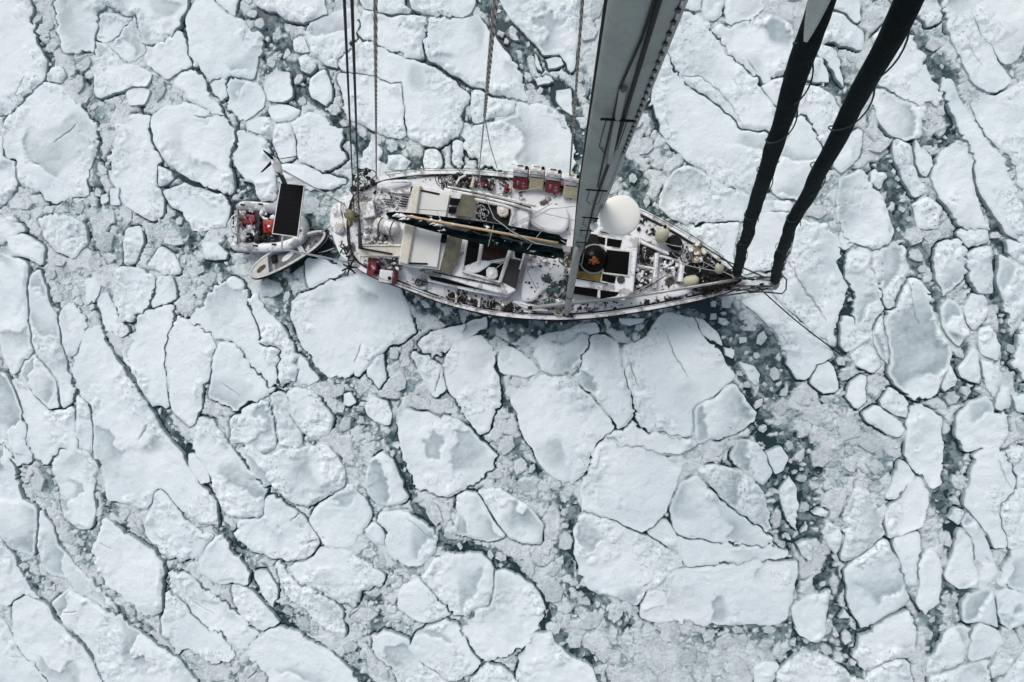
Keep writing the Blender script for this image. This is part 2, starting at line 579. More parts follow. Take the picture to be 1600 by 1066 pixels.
def chaikin(p, closed=True, it=1):
    for _ in range(it):
        q = []
        n = len(p)
        for i in range(n if closed else n - 1):
            a, b = p[i], p[(i + 1) % n]
            q.append((a[0] * .75 + b[0] * .25, a[1] * .75 + b[1] * .25))
            q.append((a[0] * .25 + b[0] * .75, a[1] * .25 + b[1] * .75))
        p = q
    return p
FLOES = """
broad open snow floe filling the top left corner|-101,-68 37,-68 42,0 51,37 56,68 73,98 66,127 34,155 7,182 -101,189
squarish plain floe right of the pale lead in the top left|89,0 101,-41 165,-44 159,7 154,20 149,64 145,76 101,79 96,57 91,27
small four-sided floe left of the snow triangle, upper left|156,21 207,25 176,60 149,64
triangular snow floe with a sharp top point, upper left|212,25 222,57 224,81 199,98 171,71 177,61 204,30
flat floe under the snow triangle with a dark notch at its right|150,69 171,72 197,99 223,112 234,118 230,132 189,139 154,151 149,111
wide floe on the top edge above the snow triangle|167,-44 167,0 189,18 216,24 224,68 250,63 270,47 283,34 290,10 281,-44
wedge floe between the snow triangle and the largest upper left block|230,74 257,65 278,49 287,61 297,88 303,105 280,117 260,119 236,105 226,91
largest blocky floe of the upper left, with smooth rounded shoulders|299,17 314,-14 338,4 365,26 392,47 410,61 404,88 392,126 355,122 325,121 306,105 294,78 287,47
small top edge floe above the largest upper left block|317,-44 375,-44 373,0 368,24 355,14 338,3 316,-17
floe on the top edge left of the first black backstay wire|385,-51 507,-51 500,7 511,20 480,32 449,28 405,17 396,7
wide arrow-shaped floe with a short dark slash, left edge|73,130 96,130 110,149 117,165 135,182 149,199 153,223 146,243 132,267 130,284 132,301 81,317 57,297 27,290 24,253 7,243 0,216 4,190 27,176 38,156 61,139
narrow strip of ice at the far left below the corner floe|-68,196 3,184 5,216 4,244 23,254 25,288 7,319 -68,324
little rounded block at the neck of the pale lead, upper left|81,108 95,105 101,118 97,129 74,128
tall tapering floe between the pale lead and the dark curved crack|184,196 223,176 231,179 232,203 243,233 252,254 244,259 245,291 252,305 250,331 233,342 209,324 182,304 172,280 176,230
large four-sided floe edged on its left by a dark curved crack|233,182 263,172 301,164 325,170 348,182 361,203 360,236 361,270 365,297 358,306 314,291 294,274 257,251 243,223
little wedge of ice under the dark curved crack|246,259 267,267 271,274 248,291
narrow floe running down between two cracks above the curved crack floe|277,118 304,109 317,118 333,155 348,181 324,168 297,162 290,142 274,128
rounded floe right of the long crack, above the tender|355,130 371,124 405,138 410,152 409,165 385,185 368,185 353,162
little pointed floe pinched at the head of the long crack|333,130 350,118 355,149 348,158 333,145
chunky floe like a tooth beside the dark lead, upper left|419,118 429,110 451,113 458,149 439,158 419,154 414,138
round white cake of ice in the dark lead near the backstays|464,89 480,84 493,96 486,110 469,110
tiny angular block in the dark lead above the round cake|456,61 473,59 485,82 459,80
oval floe with a shaded lower rim below the tooth block|422,170 439,165 468,172 453,190 436,191 422,186
bean-shaped floe with a grey hollow right of the dark lead|487,125 507,111 515,135 517,162 507,167 486,154 481,138
tall smooth floe directly above the tender's left side|371,211 388,206 409,216 421,247 431,280 427,311 410,313 393,291 369,270 364,250 366,230
left half of the cracked floe above the solar panel|431,196 454,192 461,220 462,244 439,252 424,213 427,203
right half of the cracked floe above the solar panel, grey rimmed|456,192 486,179 500,184 530,203 527,223 537,250 507,267 480,256 463,245 463,220
low snow shelf behind the solar panel, reaching the stern|439,262 473,258 513,273 537,282 520,292 480,292 436,287
slushy white floe above the wind generator, below the oval floe|388,190 420,183 427,202 422,212 407,205 385,202
thin slab in the pale rubble left of the long crack, upper left|199,145 220,137 233,142 223,159 203,163
knobbly rubble-covered floe left of the tender|257,298 294,287 314,298 351,308 358,324 351,358 294,358 284,334 267,324
small block in the pale lead left of the tall tapering floe|157,307 166,304 169,314 158,319
second small block beside the pale lead, under the tapering floe|172,295 185,294 186,317 173,319
angular floe crossed by the second backstay wire, upper edge|482,32 513,20 563,13 560,56 539,76 522,92 526,105 500,95 482,87
smooth domed floe crossed by the pale twisted rope, above the stern quarter|526,100 560,60 592,76 637,91 660,99 684,110 729,142 734,153 725,168 723,205 689,229 658,224 636,213 632,173 629,158 627,129 608,130 589,120 545,112
flat floe behind the black backstay wires, left of a jagged crack|529,114 545,113 589,121 607,131 626,130 628,158 631,174 634,213 626,214 605,210 589,202 542,181
wide floe on the top edge between the backstays and the thick rope|629,-39 744,-39 742,8 726,26 708,27 681,22 655,16 647,12
small floe in the top edge pocket beside the pale twisted rope|564,-39 624,-39 629,13 642,20 613,24 566,16
ridged floe between the pale rope and the thick twisted rope|568,17 613,26 650,29 663,29 662,53 662,92 642,90 592,72 563,56 565,17
long sloping floe running behind the thick twisted rope|668,27 708,29 729,25 745,24 763,45 778,60 797,84 815,113 823,147 831,157 813,158 768,149 750,136 736,128 710,117 668,95 664,66
triangular floe just above the fork of the thick rope|736,144 747,142 763,152 805,160 805,175 763,181 742,192 734,158
large pillowy floe touching the yacht's starboard side by the jerry cans|723,213 744,200 786,190 806,179 810,162 834,160 857,168 883,179 891,202 900,236 894,273 784,265 750,254 736,238 726,221
lumpy rubble floe at the top edge left of the mast|778,0 784,-34 902,-34 903,0 894,113 873,84 849,84 828,63 794,29
oblong cake of ice in the lead left of the mast|852,92 876,89 881,101 858,106
rounded block below the oblong cake, left of the mast|836,119 860,116 866,129 842,132
upright block behind the thin rope left of the mast|868,140 893,137 894,181 878,171 868,158
finger-shaped sliver in the lead left of the mast|834,81 839,86 849,110 839,108
upright slab standing in dark water off the starboard quarter|708,224 721,221 719,259 711,252
rounded boulder of ice above the stern, right of the backstays|579,219 597,229 592,263 564,261 569,236
faceted boulder of ice next to the starboard quarter|602,242 626,239 642,252 631,265 606,260
crusty block of ice pushed against the starboard quarter rail|668,238 681,236 689,247 685,265 668,267 661,252
little top edge floe right of the mast head|1057,0 1070,-44 1098,-44 1098,0 1095,18 1070,12
square top edge floe right of the mast, second from it|1101,-44 1131,-44 1132,0 1131,22 1102,28 1098,20
blocky top edge floe with a shadowed lower lip, left of the furled sails|1135,-44 1190,-44 1190,20 1155,30 1138,34 1134,20
floe with a smooth grey hollow left of the inner furled sail|1117,47 1161,37 1205,30 1229,37 1238,51 1235,84 1226,116 1192,128 1175,111 1148,88 1128,68
long diagonal floe with ragged ridges right of the mast|1040,41 1060,14 1097,24 1117,48 1128,72 1175,112 1186,136 1209,163 1204,205 1161,203 1144,183 1104,149 1060,122 1043,84
broad smooth diagonal floe between the radome and the inner sail|1023,101 1041,87 1060,124 1104,151 1144,185 1161,205 1202,209 1194,257 1171,302 1128,290 1097,263 1060,233 1030,189 1016,142
pitted snow field off the starboard bow|1060,267 1080,258 1104,270 1144,297 1168,308 1167,324 1161,346 1124,346 1080,351 1053,348 1026,324 1040,290
floe behind the inner furled sail, halfway up it|1188,136 1222,118 1249,126 1244,176 1210,165
slab at the top edge between the two furled sails|1293,-44 1337,-44 1341,34 1317,20 1290,7
floe below the top slab between the two furled sails|1280,11 1317,22 1344,51 1347,72 1307,68 1280,57 1276,30
small cracked block between the sails, left of the curved sliver|1263,99 1286,88 1295,109 1296,130 1276,125 1263,115
curved sliver of ice between the two furled sails|1277,68 1303,75 1312,95 1317,136 1308,125 1296,98 1277,84
rough floe left of the outer furled sail, middle of the gap|1249,143 1276,139 1303,156 1317,176 1310,196 1290,232 1264,182 1246,169
smooth floe between the two furled sails with a black crack on its right|1244,183 1262,185 1280,224 1286,237 1276,270 1259,310 1222,313 1206,290 1222,243
thin shard behind the outer furled sail, upper half|1341,203 1347,207 1339,244 1317,267 1307,260 1320,224
large floe right of the outer sail with a dotted ridge across it|1364,61 1384,34 1415,38 1435,74 1448,101 1465,135 1470,156 1445,165 1418,162 1398,146 1375,132 1374,108 1391,81
smooth grey-topped floe tucked right of the outer sail|1371,143 1388,143 1411,159 1442,170 1440,209 1418,213 1391,203 1377,193 1367,162
narrow top edge floe right of the outer furled sail|1435,-44 1455,-44 1472,30 1455,38 1438,20
long floe at the top right bounded by a fine dark crack|1460,-44 1499,-44 1526,34 1530,61 1546,72 1553,95 1573,126 1556,146 1533,135 1513,108 1499,78 1482,41
broad snow floe in the top right corner|1503,-44 1651,-44 1651,51 1600,61 1587,91 1573,97 1554,78 1533,34 1516,17
speckled snow floe on the right edge below the corner floe|1587,136 1600,129 1651,129 1651,304 1600,287 1577,243 1560,223 1528,189 1521,162 1560,147 1577,139
long smooth ribbon floe sweeping down to the right edge|1470,123 1487,125 1509,172 1530,209 1557,240 1577,284 1600,328 1627,382 1614,398 1573,361 1550,334 1533,294 1524,243 1506,206 1482,172 1472,145
arched floe with a grey hollow left of the ribbon floe|1456,274 1463,247 1486,224 1509,227 1517,244 1523,270 1529,304 1537,338 1546,360 1509,361 1492,338 1472,314 1458,294
leaf-shaped small floe in the rubble right of the outer sail|1430,220 1442,233 1457,260 1445,274 1430,257
broad blunt floe right of the outer sail, beside brash|1313,281 1347,271 1364,294 1381,321 1394,360 1389,375 1364,392 1344,385 1323,375 1310,360 1307,324 1310,297
rounded pale floe in the rubble left of the arched floe|1428,321 1448,311 1469,328 1463,355 1436,355
tiny block in the rubble below the outer sail's middle|1364,267 1384,274 1374,294 1361,288
crumbled floe under the grey-topped floe right of the outer sail|1401,217 1425,230 1428,278 1445,298 1428,305 1411,281 1398,243
long streaked floe on the left edge with a stepped crack|-68,384 0,399 20,406 37,411 41,431 41,461 47,512 50,549 34,565 20,583 7,556 0,519 -68,485
narrow floe right of the stepped crack, left edge|56,423 68,451 76,472 81,485 87,492 91,539 101,560 107,590 115,630 98,640 88,593 61,559 51,549 48,512 43,461 44,434
grey streaked floe under the stepped crack floe, left side|34,567 51,553 68,574 84,597 89,637 78,640 51,617 34,586
shield-shaped small floe left of the long black lead|93,486 111,476 132,499 135,512 125,532 118,549 105,553 97,542 93,512
huge diagonal floe with a black hole near its tip, left centre|128,519 155,512 162,530 192,573 216,610 236,642 257,675 287,711 294,726 314,757 338,787 341,819 317,818 284,793 250,761 233,797 203,787 170,779 164,740 149,709 145,671 139,630 126,613 115,586 122,553
bent smooth floe right of the long black lead|193,546 210,515 217,496 250,481 270,479 263,512 255,546 253,573 259,593 263,637 236,637 216,600 199,570
tall blade-shaped floe between two thin cracks, left centre|259,546 270,512 281,496 304,509 324,523 334,536 332,566 330,590 313,600 311,637 297,664 278,647 267,637 262,593 258,566
smooth floe pointing right below the kite floe, left centre|335,536 358,540 388,567 429,607 419,616 388,624 371,640 338,628 328,620 334,583
kite-shaped floe with an apex pointing up at the dinghy|316,486 338,455 361,432 378,449 385,475 402,509 412,539 439,550 432,586 436,606 405,582 375,549 351,529 334,525 314,508 291,499
ragged floe fringing the kite floe on its right|386,469 395,465 419,493 436,509 449,530 462,549 461,586 436,600 437,586 442,543 415,538 405,512 396,492
big white floe just below the stern and red canisters|453,468 490,455 540,432 574,427 604,442 625,452 638,492 647,519 625,529 594,553 567,580 527,590 503,586 480,553 463,529 455,502
triangular floe between the dinghy and the yacht's stern|480,408 507,405 540,423 486,447 480,431
small splinter floe right of the kite floe's tail|463,553 473,557 500,593 486,600 467,593
hexagonal floe with crumbling sides below the splinter floe|449,614 473,607 486,617 520,654 513,674 490,684 469,674 453,647
narrow floe left of the hexagonal floe with a crack along it|420,617 446,617 451,647 469,678 463,710 423,710 436,688 433,664 426,640
worn floe with a tiny dark hook at its left, below the kite floe|382,644 418,621 425,647 433,698 398,710 365,688 361,664
pointed floe rising from below between two rubble bands, left centre|307,710 306,674 314,653 334,661 351,688 368,710 388,736 419,765 417,787 402,807 382,807 358,803 335,777 331,748
squarish floe with fine dark marks left of the kite floe|183,422 203,422 243,432 242,448 232,478 206,496 193,502 180,468
leaning floe with a dark left edge above the long black lead|152,462 165,459 182,493 198,515 189,526 173,526 156,499
small bright floe above the blade-shaped floe|247,435 267,435 274,465 257,474 236,482
small upright floe in the rubble left of the tender|199,361 216,357 220,378 209,408 197,414 195,381
triangular block in the rubble left of the tender|233,414 250,388 270,401 280,425 257,427
whitish lump against the tender's lower left tube|317,381 338,378 355,395 351,405 321,406
small slab at the head of the long black lead|132,438 149,438 152,462 138,476
grey streaked snow ridge on the left edge, halfway down|-68,586 7,586 20,607 30,640 41,688 47,719 30,728 10,688 -68,688
streaky floe left of the huge diagonal floe|22,594 51,617 78,644 118,641 117,671 125,710 95,698 81,719 64,728 49,710 38,671 28,627
sliver of ice along the left flank of the huge diagonal floe|121,617 138,634 144,674 145,710 132,705 119,667
rough small slab at the left edge in pale rubble|7,370 34,364 51,377 68,387 64,411 44,401 24,397
pale rubble slab on the left edge below the arrow floe|-34,347 20,343 37,357 20,370 0,384 -34,377
lumpy floe under the small blocks by the pale lead|61,343 98,340 128,353 135,384 115,401 88,387 71,370
squarish small floe below the big white stern floe|573,573 594,550 599,553 602,593 591,609 575,586
cracked slab lying under the yacht's port quarter|655,540 675,520 722,506 760,496 763,512 746,520 719,532 699,546 672,553 659,549
small lobed floe left of the tall white floe, port side|645,553 665,557 689,577 695,607 679,617 659,586
tall white floe below the port side with rounded top|695,553 712,533 739,523 753,523 770,543 774,566 773,583 781,630 768,637 763,671 750,674 729,654 710,620 696,586
small square floe right of the tall white floe|779,560 790,543 810,553 834,574 840,580 820,587 797,584 781,583
big bright pentagonal floe below the yacht's midship|797,621 827,604 851,585 885,589 908,607 931,631 949,654 958,667 939,688 925,705 912,735 898,752 868,748 844,715 827,688 811,661
grey-bayed floe under the port rail between two bright floes|835,547 861,533 888,542 911,520 918,539 905,566 891,589 854,583 841,574
smooth floe with a grey bay at its top right, below the mast foot|919,540 935,526 962,540 970,566 983,607 989,647 966,667 945,640 928,617 899,593
broad clean floe below the foredeck, cut by a thin crack|973,540 1013,526 1027,499 1060,489 1084,496 1095,519 1128,550 1147,593 1121,612 1091,630 1080,643 1083,664 1070,683 1016,673 993,651 983,607 973,570
jagged ice shelf along the port rail beside the mast foot|828,539 851,520 888,513 932,506 935,519 915,519 885,532 864,532 845,549
little floe caught in the dark notch at the port bow rail|966,496 979,496 1009,496 1003,505 983,509 970,505
large rounded floe below the port quarter, left of the narrow lead|618,658 635,644 665,648 706,655 729,671 753,692 774,711 766,732 733,755 719,769 695,776 665,764 649,762 642,738 630,708 622,681
rounded rubble floe left of the large rounded floe|571,634 581,621 604,628 611,647 607,664 587,657 575,647
tiny cake of ice at the head of the middle lead|537,617 547,614 555,628 544,634 536,630
cracked white ridge joining the clean floe and the notched block|993,664 1016,677 1070,687 1084,690 1057,711 1016,698 979,690 952,680 966,671
wide smooth floe right of the anchor chain, below the bow pulpit|1161,469 1202,459 1263,516 1303,547 1296,559 1276,569 1267,586 1246,593 1230,570 1219,539 1209,515 1179,485
large pitted floe under the bowsprit and outer sail foot|1250,345 1290,350 1303,374 1311,394 1306,411 1319,432 1326,451 1315,461 1316,485 1308,512 1302,542 1263,511 1222,474 1202,455 1229,434 1236,401 1242,370
snow field between the inner sail foot and the bow rails|1080,357 1111,347 1155,350 1147,377 1143,401 1139,418 1121,401 1094,375
snow patch between the feet of the two furled sails|1177,316 1205,316 1237,315 1229,350 1216,391 1205,418 1161,424 1159,391 1170,350
tall rectangular floe right of the pitted bow floe|1321,395 1340,384 1360,394 1365,424 1377,461 1377,485 1364,511 1344,515 1334,492 1331,455 1321,424
little wedge floe above the tall rectangular floe|1311,357 1337,380 1320,392 1312,387
grey-faced floe leaning right of the tall rectangular floe|1365,397 1398,383 1415,388 1421,414 1411,448 1394,478 1384,481 1375,448 1367,421
long pale floe with a broad grey belly, right of centre|1385,489 1401,476 1419,432 1438,442 1452,475 1465,509 1481,539 1477,583 1465,616 1435,619 1421,625 1405,600 1392,580 1388,539 1378,502
knife-like sliver left of the grey-bellied floe|1365,520 1377,493 1383,532 1388,569 1381,559 1368,539
coffin-shaped floe right of the grey-bellied floe|1468,482 1479,469 1492,476 1509,509 1513,519 1499,542 1483,529 1471,509
diamond floe right of the coffin-shaped floe|1510,482 1523,460 1537,469 1540,488 1526,515 1513,505
small floe below the diamond floe, right side|1533,516 1546,513 1563,546 1559,559 1533,549
triangular floe with rounded base, right of the grey-bellied tip|1495,577 1523,543 1529,553 1532,600 1503,590
small block at the foot of the grey-bellied floe|1473,607 1482,568 1498,593 1495,603 1479,613
slanting floe right of the triangular floe, right side|1533,560 1559,580 1567,597 1554,619 1540,597
split shard below the slanting floe, right side|1554,634 1567,601 1580,617 1573,634 1564,640
scalloped floe right of the narrow dark channel, right side|1500,651 1516,628 1543,616 1556,638 1570,644 1567,688 1563,698 1540,705 1509,701 1498,674
smooth bulging floe on the right edge, halfway down|1560,398 1580,411 1600,418 1621,424 1614,472 1591,495 1580,511 1567,475 1557,441
floe cut by the right edge below the bulging floe|1584,566 1597,512 1614,499 1641,519 1641,600 1597,599
cracked slab on the right edge above the bulging floe|1577,374 1600,381 1641,384 1641,418 1597,413 1574,397
floe corner on the right edge below the split shard|1584,620 1617,611 1641,620 1634,644 1598,643
upright textured floe in the right hand rubble lane|1513,398 1546,384 1553,431 1550,457 1530,455 1513,418
crumbly floe left of the upright textured floe, right side|1466,381 1499,371 1509,391 1512,421 1496,438 1473,464 1463,434
rubbly floe above the upright textured floe, right side|1499,358 1546,357 1543,376 1513,383 1496,367
nearly circular floe below the end of the anchor chain|1272,586 1280,570 1296,567 1308,583 1305,609 1286,610 1273,597
egg-shaped floe right of the nearly circular floe|1327,621 1330,597 1347,584 1355,587 1350,627 1338,637
floe with a dark slit on its right, below the egg-shaped floe|1351,648 1374,634 1398,655 1415,671 1401,680 1374,667 1358,660
rough slab wedged above the slit floe, right of centre|1375,627 1391,607 1411,617 1417,630 1417,654 1402,650 1378,636
tall clean floe below the grey-bellied floe|1419,637 1428,628 1452,640 1468,657 1471,688 1470,728 1467,759 1455,765 1442,748 1425,732 1416,708 1418,661
small broken floe at the end of the anchor chain|1334,553 1344,540 1364,547 1373,570 1364,579 1347,573 1338,566
low floe with a grey scar below the broad clean floe|1088,640 1121,617 1148,604 1185,644 1181,660 1138,674 1094,687 1084,661
white strip along the dark rubble below the port bow|1084,494 1101,499 1124,520 1131,543 1121,538 1097,522
large crumb in the dark rubble off the port bow|1155,567 1178,570 1188,586 1181,600 1165,586
round crumb in the dark rubble below the bow|1132,543 1151,547 1147,563 1135,557
speckled floe beside the anchor chain end|1317,493 1333,496 1346,520 1356,529 1346,539 1324,549 1314,539
bent ribbon of ice at the lower left edge, above the grey streak|-51,692 10,692 20,726 30,784 51,794 57,831 51,865 20,855 0,831 -51,807
long thin floe right of the grey streak, lower left|61,799 64,808 81,825 88,855 111,882 135,905 155,922 176,943 184,954 142,939 101,902 78,895 65,871 59,841 60,821
tongue-shaped floe left of the huge diagonal floe's tail|82,720 95,703 118,699 144,709 149,733 145,787 142,821 125,825 99,811 92,774
broad four-sided floe under the huge diagonal floe|244,770 252,763 284,813 317,838 333,839 327,844 304,871 287,878 257,865 226,834 233,804
small block on the black lead, right of the huge diagonal floe|298,740 294,726 294,709 304,706 327,733 327,753 315,758
crumbling broad floe with a hooked crack, lower left centre|419,774 456,798 480,818 496,841 490,864 473,874 426,871 399,861 376,851 372,815 405,809
pebbled pale floe above the lower middle rubble|370,706 388,696 419,713 449,703 507,696 537,736 537,760 500,780 483,793 456,783 419,757 388,730
wide floe with a scalloped right side, left of the middle lead|484,817 494,793 534,771 544,757 574,790 578,804 571,821 554,851 537,858 507,847 497,838
large smooth floe with a serrated right tip, bottom left centre|511,855 537,862 574,886 597,903 594,912 567,922 554,946 527,938 500,922 473,909 453,888 487,868
large flat diagonal slab in the lower left|163,811 182,821 216,845 250,872 256,888 253,915 252,955 236,962 203,938 170,915 153,888 146,855 156,834
fin-shaped floe left of the lower black lead|311,892 328,855 344,832 361,859 392,896 391,915 358,908 341,908
thin slats of ice beside the fin-shaped floe|264,896 290,896 324,930 368,963 405,993 382,1016 338,986 308,965 291,945 267,922
pale slab below the slats, lower left|261,923 287,947 310,971 355,1007 364,1027 338,1033 298,1016 274,1017 254,993 254,966
curved floe above the lower black lead|362,916 392,926 426,957 438,973 409,986 389,975 369,949
oval floe sitting on the lower black lead|399,896 415,896 432,919 428,952 409,929
vast smooth floe at the bottom left of centre|386,1017 412,997 439,978 473,994 507,1014 540,1038 571,1077 574,1104 439,1111 419,1057 403,1037
long plain slab near the bottom left corner|21,940 41,927 71,943 88,970 118,1004 138,1027 154,1057 162,1094 88,1098 78,1064 38,1020 21,993
snow slab filling the bottom left corner|-51,943 0,967 26,1017 53,1044 73,1066 84,1094 -51,1094
streaked floe on the left edge above the corner slab|-51,818 0,842 20,872 36,903 63,936 34,925 14,946 -51,926
broken floe with grey scratches, bottom left|82,943 105,923 135,943 182,963 216,990 236,1007 257,1024 276,1034 303,1066 301,1094 189,1094 159,1064 146,1027 115,990
rough floe with two black ticks below the hooked crack floe|430,876 466,909 500,930 527,943 540,993 500,969 473,953 450,922
floe with a grey notch left of the middle lead|574,750 578,726 598,710 614,717 625,747 634,770 640,780 618,786 594,786 578,770
four-sided floe with a dark scratch left of the lead's bend|588,815 598,801 628,800 655,808 675,825 685,841 675,864 658,878 641,881 611,871 603,848 601,824
small wedge left of the scratched floe|571,828 587,815 598,831 600,851 581,844
top lobe of the round floe cluster at bottom centre|661,905 679,876 699,867 726,874 750,867 766,878 772,890 769,915 762,945 743,948 719,962 703,952 679,925
left lobe of the round floe cluster at bottom centre|627,929 635,916 654,906 675,930 702,958 672,972 642,962 627,949
largest right lobe of the round floe cluster at bottom centre|774,895 787,891 817,906 834,913 847,939 850,959 840,986 830,1003 807,1013 790,1023 760,1033 733,1007 725,986 746,959 764,950
lower lobe of the round floe cluster at bottom centre|699,970 712,977 732,1011 748,1034 735,1050 706,1065 666,1037 639,1010 655,990
broad faded floe left of the round floe cluster's foot|581,993 604,990 638,1000 665,1039 704,1067 718,1094 631,1088 615,1044 595,1027 581,1010
bottom edge floe below the round floe cluster|739,1064 760,1041 787,1048 810,1066 814,1094 733,1094
curling floe beside the lead at the bottom edge|835,996 858,984 868,1004 888,1024 924,1041 935,1071 935,1094 821,1094 809,1064 814,1034 824,1017
grey-hollowed floe right of the middle lead's bend|710,834 716,774 746,769 766,801 790,838 766,844 740,838
rubbly white floe right of the grey-hollowed floe|748,767 780,764 820,794 847,818 843,847 817,847 795,838 770,801
five-sided large floe below the clean floe, lower centre|912,774 918,733 932,699 949,684 979,697 1016,710 1057,730 1063,736 1056,763 1036,801 1010,830 969,815 935,803 912,797
very large rounded floe with a left dark fringe, lower centre|908,808 945,808 1003,835 1039,855 1066,869 1070,882 1043,902 1010,925 999,945 956,935 922,918 906,895 899,858 900,834
small leaf of ice wedged between two big lower floes|1010,831 1037,813 1056,831 1066,848 1066,863 1040,851
little block at the foot of the very large rounded floe|1003,949 1013,926 1036,926 1049,950 1055,966 1030,972 1003,965
big rectangular floe right of the very large rounded floe|1037,905 1060,889 1111,884 1215,878 1247,873 1247,895 1238,922 1233,963 1219,975 1178,975 1134,975 1077,972 1053,965 1040,939
floe with a dotted crack line along its base, lower right centre|1050,790 1070,757 1091,744 1123,784 1161,808 1202,835 1213,851 1171,851 1134,849 1097,842 1077,837 1060,831
narrow white strip above the big rectangular floe|1061,835 1080,840 1134,851 1171,854 1215,855 1225,871 1195,870 1128,880 1077,885 1061,868
cracked rubble floe under the grey strip floe, lower right centre|1091,736 1117,730 1158,735 1191,767 1195,774 1208,824 1202,830 1162,805 1128,782
floe with a long grey shaded edge beside the wide lead|1142,706 1155,687 1192,697 1208,740 1195,763 1159,734
small floe at the head of the wide lead, lower right|1196,706 1222,697 1233,716 1225,736 1210,742
long bouldered floe lying in the wide lead|1219,767 1236,744 1248,763 1247,807 1245,831 1230,813 1223,790
round lump right of the bouldered floe in the wide lead|1267,801 1283,793 1293,800 1280,809
pitted oval block in the middle of the wide lead|1282,831 1293,815 1310,825 1316,841 1307,867 1293,857
small lump below the bouldered floe in the wide lead|1250,834 1262,816 1263,831
broken block at the lower end of the bouldered floe|1245,851 1259,842 1272,855 1269,878 1253,867
leaf-shaped floe with a smooth grey face, lower right|1324,801 1340,765 1361,775 1377,801 1379,831 1364,851 1330,873 1319,873 1321,841
large smooth floe below the grey leaf floe, lower right|1324,892 1350,869 1384,845 1400,876 1411,909 1417,939 1398,955 1347,985 1341,969 1328,942 1321,909
slanted floe below the large smooth floe, lower right|1334,1013 1347,995 1398,967 1424,957 1427,993 1426,1020 1394,1030 1364,1040 1347,1046 1338,1030
bottom edge floe below the slanted floe, lower right|1354,1054 1384,1034 1417,1034 1424,1066 1418,1094 1351,1094
square-cornered floe standing in the lower wide lead|1238,953 1256,940 1299,923 1292,956 1292,986 1276,1006 1250,996 1240,973
small white triangle right of the square-cornered floe|1311,969 1323,953 1333,969
wide floe on the bottom edge right of centre|1208,1066 1229,1041 1249,1023 1290,1034 1330,1048 1353,1065 1353,1094 1206,1094
rounded lump left of the wide bottom edge floe|1179,1044 1195,1038 1215,1040 1205,1063 1182,1066
floe with a black tick above the leaf floe, right side|1385,774 1404,740 1411,720 1431,747 1398,780
irregular floe right of the grey leaf floe|1398,784 1431,751 1445,757 1448,790 1438,824 1411,830 1388,838 1385,807
narrow upright floe left of the right hand dark channel|1402,868 1398,842 1434,832 1434,865 1431,915 1415,915
boot-shaped floe with its toe down, by the right hand dark channel|1436,922 1436,869 1455,859 1471,895 1469,922 1465,942 1445,962 1436,942
dark grey triangular floe with white rim, lower right|1474,898 1499,835 1503,825 1519,844 1525,915 1496,918 1479,909
floe right of the dark grey triangle, lower right|1506,817 1516,801 1532,821 1549,868 1559,902 1546,908 1530,908 1524,848
upper right hand floe of the lower right corner with thin crack|1527,726 1533,707 1560,692 1585,750 1569,780 1559,801 1567,851 1550,857 1533,817 1513,790
wide floe running off the right edge, lower right|1571,706 1641,689 1641,909 1600,921 1557,908 1582,871 1567,790 1594,767
cracked square floe below the dark grey triangle|1503,942 1510,926 1546,923 1552,942 1562,981 1529,972 1510,972
bright floe at the bottom right with a curved crack on top|1451,1047 1465,1004 1486,987 1516,984 1509,1027 1492,1043 1465,1050
faded floe right of the curved crack, bottom right|1521,986 1533,973 1562,984 1566,1003 1543,1026 1513,1030
small pale block near the bottom right corner|1547,1044 1567,1021 1583,1030 1567,1053 1550,1057
small rubbly block in the right hand dark channel|1493,797 1508,801 1499,820 1483,811
edge floe on the right between two dark channels, bottom right|1574,923 1597,930 1634,939 1614,973 1580,986 1564,973 1557,929
bottom edge floe near the right corner|1456,1057 1496,1048 1546,1031 1540,1066 1533,1094 1452,1094
corner floe at the bottom right|1560,1066 1587,1044 1614,1003 1641,996 1641,1094 1556,1094
"""
# ------------------------------------------------------------------ the sea and the ice
def inside(P2, X, Y):
    ins = np.zeros(X.shape, bool)
    n = len(P2)
    for k in range(n):
        xa, ya = P2[k]
        xb, yb = P2[(k + 1) % n]
        if ya == yb:
            continue
        ins ^= ((ya > Y) != (yb > Y)) & (X < (xb - xa) * (Y - ya) / (yb - ya) + xa)
    return ins


def seg_dist(X, Y, A, B):
    """least distance of points to segments A->B, in chunks"""
    out = np.full(X.shape, 1e9)
    for (ax, ay), (bx, by) in zip(A, B):
        dx, dy = bx - ax, by - ay
        l2 = dx * dx + dy * dy + 1e-12
        t = np.clip(((X - ax) * dx + (Y - ay) * dy) / l2, 0, 1)
        d = (X - ax - t * dx) ** 2 + (Y - ay - t * dy) ** 2
        np.minimum(out, d, out=out)
    return np.sqrt(out)


